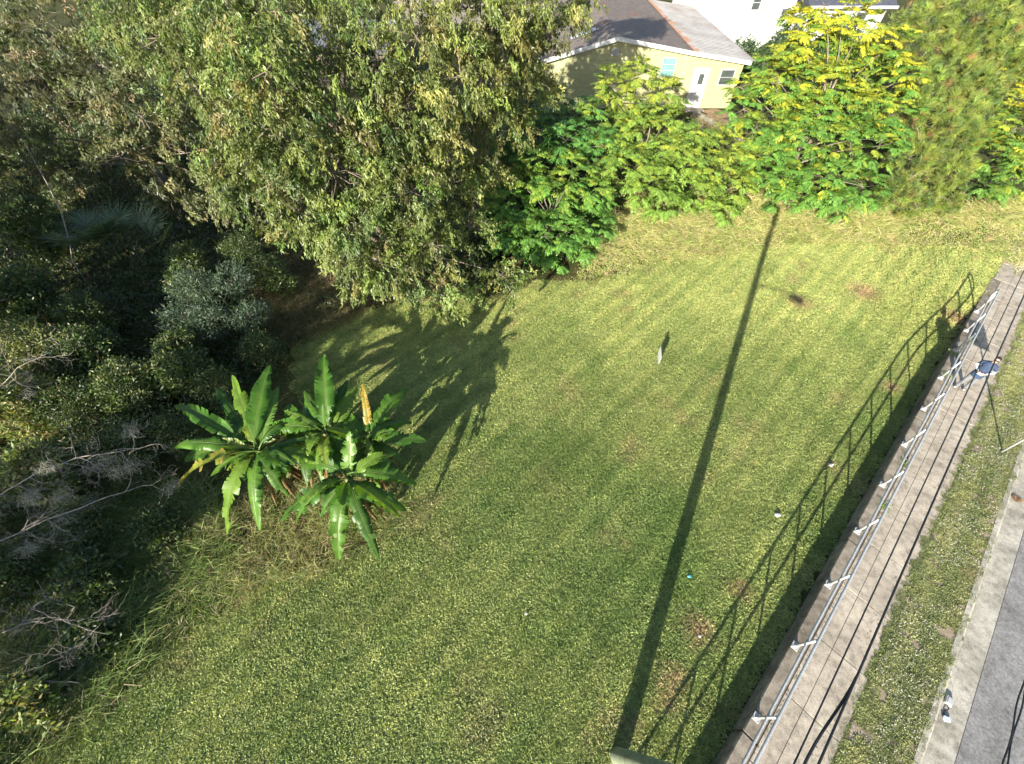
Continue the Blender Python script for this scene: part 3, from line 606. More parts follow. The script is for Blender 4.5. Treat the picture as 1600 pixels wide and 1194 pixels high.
# ------------------------------------------------------------------ trees
OLIVE = [(.115, .148, .038), (.150, .178, .048), (.080, .115, .032), (.185, .170, .062), (.105, .155, .034)]; OW = [.32, .24, .22, .07, .15]
DARK = [(.095, .105, .042), (.13, .135, .055), (.065, .085, .035), (.16, .14, .07)]; DW = [.35, .3, .25, .1]
T1 = [(-8.4, 17.4, 9, 1.9), (-8.5, 16.6, 7.5, 2.0), (-6.9, 16.4, 6, 2.1), (-8.4, 15.7, 4.8, 1.6), (-6.1, 15.3, 4.5, 1.7), (-4.7, 14.5, 3, 1.4), (-2.9, 13.8, 2.1, 1.0), (-0.4, 15.4, 1.9, .95), (-3.9, 15.9, 5.5, 1.4), (-1.9, 17.1, 3.3, 1.0), (-11.2, 18.0, 5.5, 1.5), (-5.0, 17.9, 7, 1.8), (-10.8, 17.1, 4.6, 1.2), (-3.2, 15.0, 3.8, 1.2), (-6.4, 14.6, 2.9, 1.2)]
T2 = [(-3.6, 20.1, 9.3, 1.5), (-2.0, 19.6, 8.2, 1.5), (-0.3, 22.4, 9, 1.4), (2.0, 24.4, 8.8, 1.1), (-3.9, 18.1, 7.6, 1.5), (-2.6, 18.1, 6, 1.2), (-1.8, 21.9, 9.8, 1.3), (3.1, 25.9, 9.2, 0.8), (-1.1, 21.4, 6.5, 1.1), (0.9, 24.5, 7.6, 1.0), (.6, 23.2, 9.4, 1.1), (-.8, 23.6, 8.2, 1.2), (.2, 22.2, 7.4, 1.0), (1.4, 24.2, 6.6, .8), (.2, 22.6, 11.8, 1.3), (2.2, 24.5, 11.5, 1.1), (-1.6, 22.0, 12.3, 1.3), (1.0, 23.6, 12.6, 1.1), (-1.2, 20.4, 4.8, 1.1), (.2, 21.8, 5.6, .9), (-2.3, 19.0, 4.4, 1.1)]
T3 = [(-24.8, 28.4, 8, 2.1), (-21.0, 25.9, 7, 2.0), (-22.7, 23.7, 6, 1.8), (-17.4, 22.1, 6, 1.7), (-18.9, 21.2, 4.5, 1.3), (-24.3, 22.1, 5, 1.4), (-15.4, 20.9, 4.8, 1.2), (-20, 23.4, 6, 1.5), (-27.5, 27, 7, 2.0), (-16.3, 19.6, 3.4, 1.2), (-25.0, 20.2, 3.6, 1.3), (-22.4, 21.4, 4.0, 1.2), (-13.4, 19.2, 3.6, 1.1)]
T3b = [(-16.0, 24.2, 8.4, 2.0), (-13.4, 21.3, 7.5, 1.6), (-14.4, 24.5, 9, 1.8), (-18.5, 26.5, 8.4, 1.8), (-12.4, 23.5, 8.8, 1.5), (-11.8, 20.3, 6.4, 1.3)]
T4 = [(-8.9, 21.4, 9.8, 1.4), (-6.1, 21.9, 9.8, 1.4), (-6.6, 18.9, 8.6, 1.1), (-5.0, 19.3, 8.8, 1.2), (-10.1, 20.4, 9.6, 1.4), (-8.3, 19.8, 8.6, 1.2), (-11.6, 21.8, 9.3, 1.3), (-7.2, 22.6, 8.6, 1.1)]
tree('broadleaf_tree', 'largest olive-green tree whose boughs hang over the lawn corner', 'tree', (-6.6, 18.2), T1, crown_droop(T1, 104, OLIVE, OW), .22, (-.4, -.6, 6.6), 12, 'olive-leaved trees')
tree('broadleaf_tree', 'yellowish olive tree standing just left of the green house', 'tree', (-1.8, 21.6), T2, crown_droop(T2, 104, [(.15, .17, .045), (.19, .19, .058), (.115, .145, .04)], [.4, .25, .35]), .18, (0, .2, 8.5), 12, 'olive-leaved trees')
tree('broadleaf_tree', 'dull dark olive tree filling the far upper left corner', 'tree', (-21.5, 26), T3, crown_droop(T3, 88, DARK, DW), .22, None, 10, 'olive-leaved trees')
tree('broadleaf_tree', 'tall sunlit olive tree between the dark corner tree and the largest tree', 'tree', (-14.8, 23.8), T3b, crown_droop(T3b, 96, OLIVE, OW), .2, None, 10, 'olive-leaved trees')
tree('broadleaf_tree', 'open-crowned tree at the top edge in front of the shed', 'tree', (-7.6, 21.6), T4, crown_droop(T4, 84, OLIVE, OW), .16, None, 10, 'olive-leaved trees')
for bx, by, h, r, lab in ((-27.5, 3, 9.5, 2.7, 'unseen tall tree added beyond the left edge to shade the palmetto'), (-32, 8, 10, 3.0, 'unseen tall tree added for shade far beyond the left edge'), (-19.2, -6.5, 8.6, 1.9, 'unseen slim tree added beyond the lower left corner to shade the lawn corner'), (-30, 15, 9, 2.6, 'unseen tall tree added for shade beyond the left edge beside the dark corner tree')):  # trees out of view, planted to cast shade over the left thicket
    bl = [(bx, by, h, r), (bx+.9, by-.8, h-1.8, r*.9), (bx-1.2, by+.6, h-2.2, r*.85), (bx+.4, by+1.0, h-3.4, r*.85)]
    tree('broadleaf_tree', lab, 'tree', (bx, by), bl, crown_droop(bl, 40, DARK, DW, .34, .14), .2, None, 6, 'unseen shade trees beyond the left edge')

# pinnate shrubs
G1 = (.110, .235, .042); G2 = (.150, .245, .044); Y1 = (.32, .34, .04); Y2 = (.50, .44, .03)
S_front = [(2.3, 21.5, 2.6, 1.2), (1.6, 19.0, 1.6, 1.1), (-0.3, 20.8, 2.3, 1.1), (4.5, 22.3, 2.2, 1.0), (1.0, 23.1, 3.2, 1.1), (2.3, 18.5, 0.9, 0.8), (4.3, 20.8, 1.2, 0.9), (3.2, 19.6, 1.3, 1.0), (-.2, 19.4, 1.4, 1.0), (3.2, 22.8, 3.0, 1.1), (.4, 21.8, 2.9, 1.1)]
S_back = [(-0.7, 23.5, 4, 1.1), (1.7, 25.2, 4.3, 1.2), (3.9, 25.8, 4.4, 1.1), (-0.7, 26.1, 4.6, 0.9), (2.6, 27.6, 4.8, 0.8), (.4, 24.6, 4.2, 1.1), (3.0, 24.6, 3.9, 1.2), (5.0, 24.6, 3.6, 1.1)]
S_mid = [(5.8, 27.1, 4.9, 1.0), (7.1, 25.4, 4.2, 1.2), (8.7, 24.1, 3.4, 1.2), (6.3, 23.5, 3.0, 1.2), (8.7, 26.3, 4.2, 0.9), (6.7, 28.4, 5.6, 0.6), (9.7, 23.9, 2.5, 1.0), (7.6, 23.0, 2.4, 1.1), (9.6, 25.4, 3.6, 1.0), (6.0, 25.3, 3.8, 1.1), (8.4, 22.7, 1.6, .9), (7.0, 28.0, 6.0, .8), (5.4, 27.6, 5.6, .9), (8.6, 27.0, 5.3, .9), (10.4, 25.2, 3.6, .9)]
S_low = [(11.6, 24.8, 2.2, 1.2), (13.0, 24.0, 1.7, 1.15), (10.7, 23.7, 1.5, 1.0), (13.4, 25.4, 2.6, 1.0), (12.4, 26.4, 3.0, 1.0), (11.9, 23.0, .9, .8)]
S_right = [(15.9, 28.7, 7.4, 1.2), (14.6, 27.1, 5.8, 1.1), (16.7, 26.5, 6, 1.3), (20.3, 28.9, 5.6, 1.1), (15.5, 24.6, 4.2, 1.4), (18.2, 24.3, 4, 1.4), (13.7, 25.9, 4.0, 0.8), (21.2, 26.1, 4.6, 1.1), (17.0, 22.9, 2.6, 1.2), (14.9, 23.3, 2.4, 1.0), (14.8, 28.7, 8.2, 0.6), (18.4, 27.6, 5.6, 1.2), (19.3, 22.9, 2.2, 1.0), (20.2, 24.6, 3.6, 1.2), (14.2, 24.4, 3.3, 1.1), (16.2, 26.0, 4.9, 1.3), (18.2, 26.0, 5.0, 1.2), (19.6, 26.6, 4.9, 1.1), (15.6, 22.6, 1.6, .9), (18.0, 22.4, 1.6, .9), (14.1, 28.6, 6.0, .9), (15.3, 28.3, 6.6, 1.0), (13.1, 27.0, 4.6, .8), (17.6, 28.4, 6.6, 1.0), (18.6, 28.6, 7.9, 1.1), (17.2, 28.6, 8.2, 1.0), (20.4, 28.4, 7.1, 1.1), (13.2, 28.4, 5.2, .7), (21.4, 27.4, 5.9, 1.0), (16.2, 28.9, 8.7, .7)]
S_edge = [(29.7, 29.9, 5, 1.1), (28.4, 26.0, 4, 1.2), (27.1, 24.6, 3.2, 1.1), (28.0, 23.3, 2.4, 1.0), (26.6, 23.4, 2, 0.9), (28.8, 24.4, 3.2, 1.1), (29.6, 27.6, 4.6, 1.2)]
sg_ = 'pinnate-leaved shrubs below the houses'
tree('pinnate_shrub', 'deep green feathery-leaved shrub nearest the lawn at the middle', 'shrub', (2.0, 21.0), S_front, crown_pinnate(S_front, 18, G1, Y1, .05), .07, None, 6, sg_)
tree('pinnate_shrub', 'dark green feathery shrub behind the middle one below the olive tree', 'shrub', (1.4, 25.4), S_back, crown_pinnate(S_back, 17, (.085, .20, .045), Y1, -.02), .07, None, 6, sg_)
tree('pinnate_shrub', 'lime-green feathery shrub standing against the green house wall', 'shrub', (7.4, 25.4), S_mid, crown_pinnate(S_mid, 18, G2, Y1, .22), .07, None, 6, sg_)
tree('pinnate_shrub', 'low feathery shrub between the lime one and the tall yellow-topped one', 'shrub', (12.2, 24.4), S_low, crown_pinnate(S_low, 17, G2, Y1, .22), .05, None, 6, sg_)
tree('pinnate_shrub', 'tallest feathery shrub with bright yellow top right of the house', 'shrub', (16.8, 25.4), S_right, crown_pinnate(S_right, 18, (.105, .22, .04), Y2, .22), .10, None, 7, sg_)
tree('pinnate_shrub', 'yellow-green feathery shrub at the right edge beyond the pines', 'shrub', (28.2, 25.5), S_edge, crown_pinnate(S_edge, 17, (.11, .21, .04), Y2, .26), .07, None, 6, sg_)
PC = [(.175, .235, .050), (.24, .285, .060), (.10, .155, .042), (.26, .17, .07)]; PW = [.40, .28, .28, .04]
N_back = [(23.4, 30.9, 7.5, 1.5), (25.4, 29.8, 8, 1.6), (29.0, 30.5, 7, 1.4), (25.2, 29.3, 5.8, 1.4), (28.8, 30.0, 5.6, 1.3), (22.6, 31.3, 5.6, 1.2), (27, 30, 6.8, 1.5), (24, 28.6, 5.0, 1.2), (27, 28.4, 5.0, 1.3)]
N_front = [(24.0, 26.2, 3.9, 1.2), (22.5, 24.7, 2.8, 1.1), (24.5, 24.1, 2.4, 1.1), (21.9, 23.5, 1.6, 0.9), (24.7, 23.0, 1.4, 0.8), (22.8, 22.8, 1.3, 0.8), (25.6, 25.6, 3.2, 1.1), (23.0, 27.6, 4.3, 1.2), (25.4, 27.2, 4.4, 1.2), (26.6, 26.8, 3.8, 1.0)]
tree('pine_tree', 'taller olive long-needled pine in the upper right corner', 'pine tree', (25.8, 30.2), N_back, crown_pine(N_back, 84, PC, PW), .14, None, 6, 'long-needled pines')
tree('pine_tree', 'young long-needled pine with low boughs beside the golden grass', 'pine tree', (23.4, 24.7), N_front, crown_pine(N_front, 90, PC, PW), .09, None, 6, 'long-needled pines')

# elder-like grey shrub and undergrowth
elder = [(-13.9, 14.6, 1.9, 0.9), (-12.5, 15.2, 1.8, 0.9), (-12.8, 13.2, 1.4, 0.9), (-14.2, 13.3, 1.3, 0.7), (-11.3, 13.6, 1.2, 0.8)]
tree('grey_leaved_shrub', 'silvery grey-green shrub in front of the palmetto', 'shrub', (-13, 14.2), elder, crown_small(elder, 300, [(.070, .105, .062), (.050, .082, .045), (.14, .175, .125)], [.4, .45, .15], .16, .035, 9), .05, None, 6)
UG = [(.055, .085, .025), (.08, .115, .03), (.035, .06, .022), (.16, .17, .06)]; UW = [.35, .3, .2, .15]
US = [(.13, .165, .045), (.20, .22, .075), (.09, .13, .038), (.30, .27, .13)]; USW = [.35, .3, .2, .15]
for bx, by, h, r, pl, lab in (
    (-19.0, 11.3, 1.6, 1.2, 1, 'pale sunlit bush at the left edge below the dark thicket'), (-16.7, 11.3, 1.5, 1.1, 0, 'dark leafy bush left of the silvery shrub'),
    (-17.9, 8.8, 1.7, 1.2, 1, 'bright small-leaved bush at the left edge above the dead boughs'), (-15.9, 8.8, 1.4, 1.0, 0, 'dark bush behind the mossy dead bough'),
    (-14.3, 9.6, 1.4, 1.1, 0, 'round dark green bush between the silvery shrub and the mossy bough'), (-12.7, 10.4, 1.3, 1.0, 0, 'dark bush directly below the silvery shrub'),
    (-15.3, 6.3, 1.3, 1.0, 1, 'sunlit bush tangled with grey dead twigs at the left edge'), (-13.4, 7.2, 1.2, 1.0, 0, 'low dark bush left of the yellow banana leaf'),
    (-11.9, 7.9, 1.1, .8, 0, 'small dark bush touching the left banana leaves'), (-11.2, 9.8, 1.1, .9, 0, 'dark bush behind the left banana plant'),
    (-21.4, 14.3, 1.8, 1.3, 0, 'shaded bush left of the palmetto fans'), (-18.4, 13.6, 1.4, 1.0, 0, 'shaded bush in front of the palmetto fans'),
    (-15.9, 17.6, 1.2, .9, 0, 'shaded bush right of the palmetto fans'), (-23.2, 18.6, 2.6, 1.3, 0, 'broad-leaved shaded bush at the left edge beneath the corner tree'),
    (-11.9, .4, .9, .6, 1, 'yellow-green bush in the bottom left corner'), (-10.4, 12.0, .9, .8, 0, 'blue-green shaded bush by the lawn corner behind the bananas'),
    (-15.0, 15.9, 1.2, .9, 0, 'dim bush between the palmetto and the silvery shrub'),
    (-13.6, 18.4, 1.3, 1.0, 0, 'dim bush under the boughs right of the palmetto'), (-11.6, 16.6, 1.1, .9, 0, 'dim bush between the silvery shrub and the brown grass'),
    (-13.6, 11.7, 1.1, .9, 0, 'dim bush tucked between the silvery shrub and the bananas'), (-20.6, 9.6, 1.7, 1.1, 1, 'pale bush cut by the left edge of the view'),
    (-15.4, .6, 2.1, 1.2, 0, 'taller dark unseen bush added beyond the left edge to shade the rank grass'),  # out of view, added so its shadow falls on the rank grass
    (-14.2, -2.2, 1.9, 1.2, 0, 'unseen dark bush added beyond the lower left corner to shade the grass'),  # unseen shader, put in to cast shadow over the lower left grass
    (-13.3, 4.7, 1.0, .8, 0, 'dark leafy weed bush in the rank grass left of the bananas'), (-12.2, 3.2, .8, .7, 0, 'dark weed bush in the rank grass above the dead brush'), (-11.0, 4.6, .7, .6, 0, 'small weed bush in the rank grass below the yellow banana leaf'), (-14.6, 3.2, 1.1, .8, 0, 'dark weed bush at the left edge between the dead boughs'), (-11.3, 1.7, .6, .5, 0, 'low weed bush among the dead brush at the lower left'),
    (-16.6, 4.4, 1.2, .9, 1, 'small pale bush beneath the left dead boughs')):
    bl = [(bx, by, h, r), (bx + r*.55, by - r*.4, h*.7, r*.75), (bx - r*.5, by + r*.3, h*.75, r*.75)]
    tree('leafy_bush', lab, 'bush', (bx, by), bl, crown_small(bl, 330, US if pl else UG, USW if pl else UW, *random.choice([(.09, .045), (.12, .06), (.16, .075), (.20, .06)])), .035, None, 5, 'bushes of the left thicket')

# low cover of the wood floor, tall grasses
WOOD = [(-36, 4), (-17, 5), (-11.5, 8), (-10, 12.5), (-8, 15.2), (-1, 16.6), (2, 18.5), (5, 21), (5, 30), (0, 34), (-34, 40)]
x, y = scatter(WOOD, 110); n = len(x); lv = Leaves(); hz = .9*vnoise(x, y, 1.2, 81)**2
P = np.stack([x, y, terr(x, y) + .04 + hz*rng.random(n)], 1)
lv.add(P, rdir(n, .3), unit(np.array([0, 0, 1.0]) + .5*rng.normal(size=(n, 3))), .20*rng.uniform(.5, 1.5, n), .10, pal([(.045, .075, .024), (.065, .10, .03), (.085, .065, .035), (.03, .055, .02)], n, [.35, .25, .2, .2]))
link('ground_cover', lv.mesh('ground_cover'), 'leaf', kind='stuff', label='dark leafy ground cover and litter under the trees', cat='ground cover')
lv = Leaves(); x, y = scatter([(9, 28.5), (12.6, 33.8), (18, 34), (18, 48), (36, 50), (36, 31), (22, 31)], 9); blades(lv, x, y, terr(x, y), 11, .12 + .25*rng.random(len(x)), .03, [(.09, .13, .035), (.14, .17, .05), (.2, .17, .08)], [.5, .3, .2], .9, .22, .5)
link('yard_grass', lv.mesh('yard_grass'), 'dry', kind='stuff', label='rough grass in the yard right of the houses', cat='grass')
for bx, by, h, r, lab in ((19.0, 43, 3.0, 1.6, 'dark green hedge bush against the bright white house'), (23.5, 45, 3.2, 1.8, 'dark green hedge bush between the two white houses'), (28.5, 46, 3.2, 1.8, 'dark green hedge bush below the dark roof')):
    bl = [(bx, by, h, r), (bx + r*.6, by - r*.3, h*.75, r*.8), (bx - r*.6, by + r*.2, h*.75, r*.8)]
    tree('leafy_bush', lab, 'bush', (bx, by), bl, crown_small(bl, 150, [(.05, .09, .03), (.075, .12, .035), (.035, .065, .025)], [.4, .3, .3], .17, .10), .05, None, 5, 'hedge bushes by the white houses')
GOLD = [(.66, .57, .27), (.54, .50, .19), (.33, .38, .11), (.60, .46, .28), (.26, .33, .08)]
gold = [(3.27, 17.45), (6.74, 18.52), (10.43, 19.65), (16.16, 20.85), (21.2, 20.24), (24.15, 19.36), (25.4, 17.9), (24.6, 15.6), (33.4, 23.9), (27.37, 24.23), (20.91, 24.6), (15.92, 24.98), (11.15, 25.4), (8.11, 25.76), (4.52, 20.5)]
lv = Leaves(); x, y = scatter(gold, 46); hh = (.25 + .75*vnoise(x, y, 1.5, 91))*(.45 + .55*ss((y - 18.5 - .12*(x - 6))/2.5))
blades(lv, x, y, terr(x, y), 14, hh, .020, GOLD, [.15, .20, .29, .08, .28], .7, .16, .5)
link('tall_grass', lv.mesh('tall_grass'), 'dry', kind='stuff', label='golden unmown grass along the far edge of the lawn', cat='grass')
lv = Leaves(); brown = [(-14.49, 20.24), (-11.13, 19.65), (-8.0, 19.0), (-6.2, 15.97), (-7.9, 14.2), (-9.97, 12.7), (-12.35, 15.51)]
x, y = scatter(brown, 30); blades(lv, x, y, terr(x, y), 14, .35 + .6*vnoise(x, y, 1.3, 92), .016, [(.20, .15, .07), (.14, .14, .05), (.10, .12, .04), (.26, .19, .10)], [.35, .25, .25, .15], .6, .18, .5)
link('tall_grass', lv.mesh('tall_grass'), 'dry', kind='stuff', label='brown shaded tall grass between silvery shrub and hanging boughs', cat='grass')
lv = Leaves(); bf = [(-9.73, 4.73), (-8.8, 6.2), (-7.0, 7.2), (-4.3, 6.6), (-3.6, 5.3), (-3.9, 4.3), (-5.1, 3.7), (-6.9, 3.2), (-8.26, 2.67)]
x, y = scatter(bf, 30); blades(lv, x, y, terr(x, y), 14, .22 + .42*vnoise(x, y, .9, 93), .013, [(.27, .31, .09), (.38, .37, .16), (.18, .24, .06), (.30, .22, .13)], [.3, .3, .25, .15], .6, .14, .5)
link('tall_grass', lv.mesh('tall_grass'), 'dry', kind='stuff', label='pale bunch grass and dry leaves around the banana stems', cat='grass')
lv = Leaves(); lb = [(-18.5, 5.0), (-17.21, 5.8), (-14.12, 6.6), (-10.65, 6.6), (-9.2, 5.0), (-8.2, 2.9), (-8.67, 2.34), (-9.74, 1.55), (-10.41, 0.02), (-11.41, -0.87), (-13, -1.8), (-16, 1)]
x, y = scatter(lb, 46); blades(lv, x, y, terr(x, y), 14, .35 + .65*vnoise(x, y, 1.1, 94), .019, [(.14, .21, .045), (.20, .26, .065), (.27, .26, .11), (.30, .22, .14), (.10, .16, .04)], [.34, .28, .13, .08, .17], .65, .16, .5)
link('tall_grass', lv.mesh('tall_grass'), 'dry', kind='stuff', label='rank green and brown grass in the lower left beyond the mown edge', cat='grass')
# soft transition along the mown edge
lv = Leaves(); E_ = np.array(LAWN[0:25]); xs_, ys_ = [], []
for a, b_ in zip(E_[:-1], E_[1:]):
    k = int(np.hypot(*(b_-a))*26); u = rng.random(k)[:, None]; q = a + (b_-a)*u + rng.normal(size=(k, 2))*.22; xs_.append(q[:, 0]); ys_.append(q[:, 1])
x = np.concatenate(xs_); y = np.concatenate(ys_); blades(lv, x, y, terr(x, y), 9, .10 + .2*rng.random(len(x)), .012, [(.15, .18, .045), (.22, .23, .07), (.26, .22, .10), (.10, .14, .03)], [.3, .3, .2, .2], .7, .10, .5)
link('lawn_fringe', lv.mesh('lawn_fringe'), 'dry', kind='stuff', label='ragged fringe of longer grass along the mown edge', cat='grass')

# ------------------------------------------------------------------ palmetto
pm_o = thing('palmetto', (-20.2, 18.6, 0), 'blue-green fan palmetto in the shade at left', 'palmetto')
for k in range(26):
    a = k*2.4; rad = .4 + 2.1*((k*.618) % 1); L = random.uniform(.95, 1.3)
    c = np.array([math.cos(a)*rad*1.15, math.sin(a)*rad*.8, 2.5 - .36*rad + random.uniform(-.15, .2)])
    out = unit(np.array([math.cos(a), math.sin(a), random.uniform(.35, 1.3)])); sd = unit(np.cross(out, [0, 0, 1.0])); upv = np.cross(sd, out)
    fr = thing_part('frond', pm_o, c); mb = MB(); mb.tube([-c*.9 + np.array([0, 0, -c[2]*.05]), -c*.4 + np.array([0, 0, .1]), (0, 0, 0)], [.018, .014, .01], 5, False, (.05, .075, .03)); mb.build('petiole', 'leaf', fr)
    lv = Leaves(); m = 34; th = np.linspace(-2.2, 2.2, m); D = np.cos(th)[:, None]*out + np.sin(th)[:, None]*sd + upv*(.10 + .05*rng.normal(size=(m, 1)))
    col = pal([(.11, .16, .095), (.15, .20, .12), (.075, .12, .07)], m, None, .15)
    lv.add(np.zeros((m, 3)), D, np.tile(upv, (m, 1)), L*(1-.12*np.abs(th)), .062, col, .6); link('fan', lv.mesh('fan'), 'leaf', fr)

# ------------------------------------------------------------------ banana plants
def banana_leaf(parent, c, tip, org, W=.30, col=(.055, .155, .03), tear=.25, torn_col=None, arch=.35, dead=False):
    c = np.array(c, float); tip = np.array(tip, float); d = tip - c; Lh = np.linalg.norm(d)
    ctrl = c + d*.45 + np.array([0, 0, 1])*Lh*arch
    n = 22; u = np.linspace(0, 1, n+1); pts = ((1-u)**2)[:, None]*c + (2*u*(1-u))[:, None]*ctrl + (u*u)[:, None]*tip
    tan = unit(np.gradient(pts, axis=0)); side = unit(np.cross(tan, [0, 0, 1.0])); up = np.cross(side, tan)
    tw = random.uniform(-.35, .35); side, up = side*math.cos(tw) + up*math.sin(tw), up*math.cos(tw) - side*math.sin(tw)
    w = W*np.clip((u-.12)/.2, 0, 1)**.8*np.clip((1.01-u)/.42, 0, 1)**.6
    V = []; F = []; C = []; col = np.array(col)
    for sg in (-1, 1):
        droop = random.uniform(-.35, .75) if not dead else 1.6; grp_d = droop; new = True
        for i in range(n):
            if w[i+1] < .012 and w[i] < .012: continue
            if random.random() < tear: new = True; grp_d = droop + random.uniform(-.4, .6)
            a0 = pts[i]; a1 = pts[i+1]
            sh = .0 if not new else random.uniform(.02, .06)
            wave = .16*math.sin(i*.9 + sg*2 + tw*9)
            def edge(j, k): 
                dd = grp_d + wave
                return pts[j] + side[j]*sg*w[j]*math.cos(dd) - up[j]*w[j]*(math.sin(dd) - .12) + tan[j]*w[j]*.28 + tan[j]*k
            m0 = pts[i] + side[i]*sg*w[i]*.5 + up[i]*w[i]*.12 + tan[i]*w[i]*.1; m1 = pts[i+1] + side[i+1]*sg*w[i+1]*.5 + up[i+1]*w[i+1]*.12 + tan[i+1]*w[i+1]*.1
            o_ = len(V); V += [a0, a1, m1, edge(i+1, -.012 if random.random() < tear else 0), edge(i, sh), m0]
            F += [(o_, o_+1, o_+2, o_+5), (o_+5, o_+2, o_+3, o_+4)]
            cc = col*(1 + .10*random.gauss(0, 1)); ec = cc
            if torn_col is not None and random.random() < .55: ec = np.array(torn_col)
            rib = cc*.75 + np.array([.16, .20, .05])*.25
            C += [rib, rib, cc, ec, ec, cc]; new = False
    lf = link('leaf', raw_mesh('leaf', np.array(V) - org, F, np.clip(np.array(C), .004, 1)), 'waxy', parent)
    mb = MB(); mcol = (.10, .17, .035) if not dead else (.16, .10, .05); mb.tube([p - org for p in pts[::2]], list(np.linspace(.02, .004, len(pts[::2]))), 5, False, mcol); mb.build('midrib', 'waxy', lf, False)
    return lf
BG = [(.044, .115, .013), (.060, .140, .016), (.032, .088, .012), (.095, .170, .020)]; BY = (.20, .22, .03); BO = (.27, .19, .02)
B = [((-6.55, 6.75, 1.9), (-6.6, 6.65), [(-7.2, 7.9, 2.6), (-5.9, 7.8, 2.7), (-6.3, 5.6, 1.5), (-7.3, 6.1, 1.7)], 'smaller banana plant crowded between the other four'), ((-7.63, 6.31, 2.5), (-7.75, 6.15), [(-10.96, 7.93, 2.5), (-10.13, 6.32, 2.6), (-9.95, 5.37, 1.9, 1), (-8.52, 4.31, 1.0), (-7.64, 4.79, 1.2), (-7.4, 4.3, 1.3), (-9.57, 8.36, 2.9), (-9.0, 8.62, 3.2), (-7.78, 8.87, 3.4), (-7.51, 8.32, 3.0, 3), (-10.24, 6.3, 1.8), (-5.57, 5.9, 2.4), (-9.2, 7.4, 2.4), (-8.9, 5.6, 2.2), (-6.6, 7.4, 2.6), (-8.2, 7.6, 2.9), (-6.7, 5.2, 1.7), (-8.6, 8.0, 2.2)], 'banana plant with the long yellow-edged leaf on the left'),
     ((-4.81, 5.45, 2.4), (-4.9, 5.35), [(-6.15, 4.35, 1.8), (-5.02, 3.6, 0.9), (-3.86, 3.62, 0.9), (-3.3, 4.64, 1.5), (-3.2, 4.94, 1.2), (-2.96, 5.7, 1.4), (-6.89, 4.57, 1.3), (-4.62, 6.39, 3.4, 3), (-6.36, 6.04, 2.0), (-3.6, 6.2, 2.0), (-5.6, 4.6, 1.6)], 'front banana plant with two long leaves hanging onto the lawn'),
     ((-5.72, 6.82, 2.7), (-5.8, 6.7), [(-5.88, 8.89, 3.9), (-5.9, 8.7, 3.2), (-5.4, 8.65, 2.9), (-5.01, 8.36, 2.9), (-7.32, 7.9, 2.2), (-7.89, 6.92, 2.3), (-5.55, 7.22, 3.6), (-6.7, 6.3, 2.2), (-6.4, 7.8, 2.9), (-6.8, 8.4, 2.7), (-4.9, 7.6, 2.2), (-5.3, 5.9, 2.0)], 'rear banana plant with the tallest upright leaves'),
     ((-4.44, 6.72, 2.4), (-4.5, 6.6), [(-4.64, 8.1, 3.4, 2), (-3.45, 8.55, 2.6), (-2.76, 6.94, 1.9), (-3.71, 6.87, 2.5), (-3.5, 6.44, 1.5), (-5.7, 7.76, 2.4), (-3.3, 7.6, 2.0), (-4.0, 5.9, 1.9), (-5.2, 6.2, 2.3)], 'right banana plant with one upright orange-yellow dying leaf')]
for c, bxy, tips, lab in B:
    org = np.array([bxy[0], bxy[1], 0]); t = thing('banana_plant', org, lab, 'banana plant', 'banana plants')
    mb = MB(); cc = np.array(c); mb.tube([(0, 0, -.1), (0, 0, .6), (cc-org)*.8, cc - org - np.array([0, 0, .05])], [.15, .13, .10, .06], 10, True, (.16, .15, .06)); mb.build('stem', 'fabricbrown', t, False)
    for k, q in enumerate(tips):
        tip = np.array(q[:3]); f = q[3] if len(q) > 3 else 0
        col = BG[k % 4] if f == 0 else (BY if f == 1 else BO if f == 2 else (.11, .21, .04)); Lh = np.linalg.norm(tip - cc)
        banana_leaf(t, cc + np.array([random.uniform(-.1, .1), random.uniform(-.1, .1), random.uniform(-.35, .12)]), tip, org, W=min(.275, .10 + .085*Lh)*random.uniform(.9, 1.08)*(.55 if f == 2 else 1), col=col, tear=random.choice([.2, .45, .7]), torn_col=(.30, .19, .06) if f in (1, 2) else None, arch=random.uniform(.3, .5) if tip[2] < 2.8 else random.uniform(.08, .22))
    for k in range(11):
        a = random.uniform(0, 6.28); q_ = random.uniform(.9, 1.75); tip = cc + np.array([math.cos(a)*q_, math.sin(a)*q_, random.uniform(-1.1, .75)])
        banana_leaf(t, cc - np.array([0, 0, random.uniform(0, .3)]), tip, org, W=random.uniform(.15, .24), col=random.choice(BG + [(.12, .17, .02)]), tear=random.choice([.3, .5, .75]), arch=random.uniform(.2, .5))
    for k in range(9):
        a = random.uniform(0, 6.28); tip = np.array([bxy[0] + .7*math.cos(a), bxy[1] + .7*math.sin(a), .25]); banana_leaf(t, cc - np.array([0, 0, .35]), tip, org, .13, (.20, .125, .06), .4, None, .25, True)

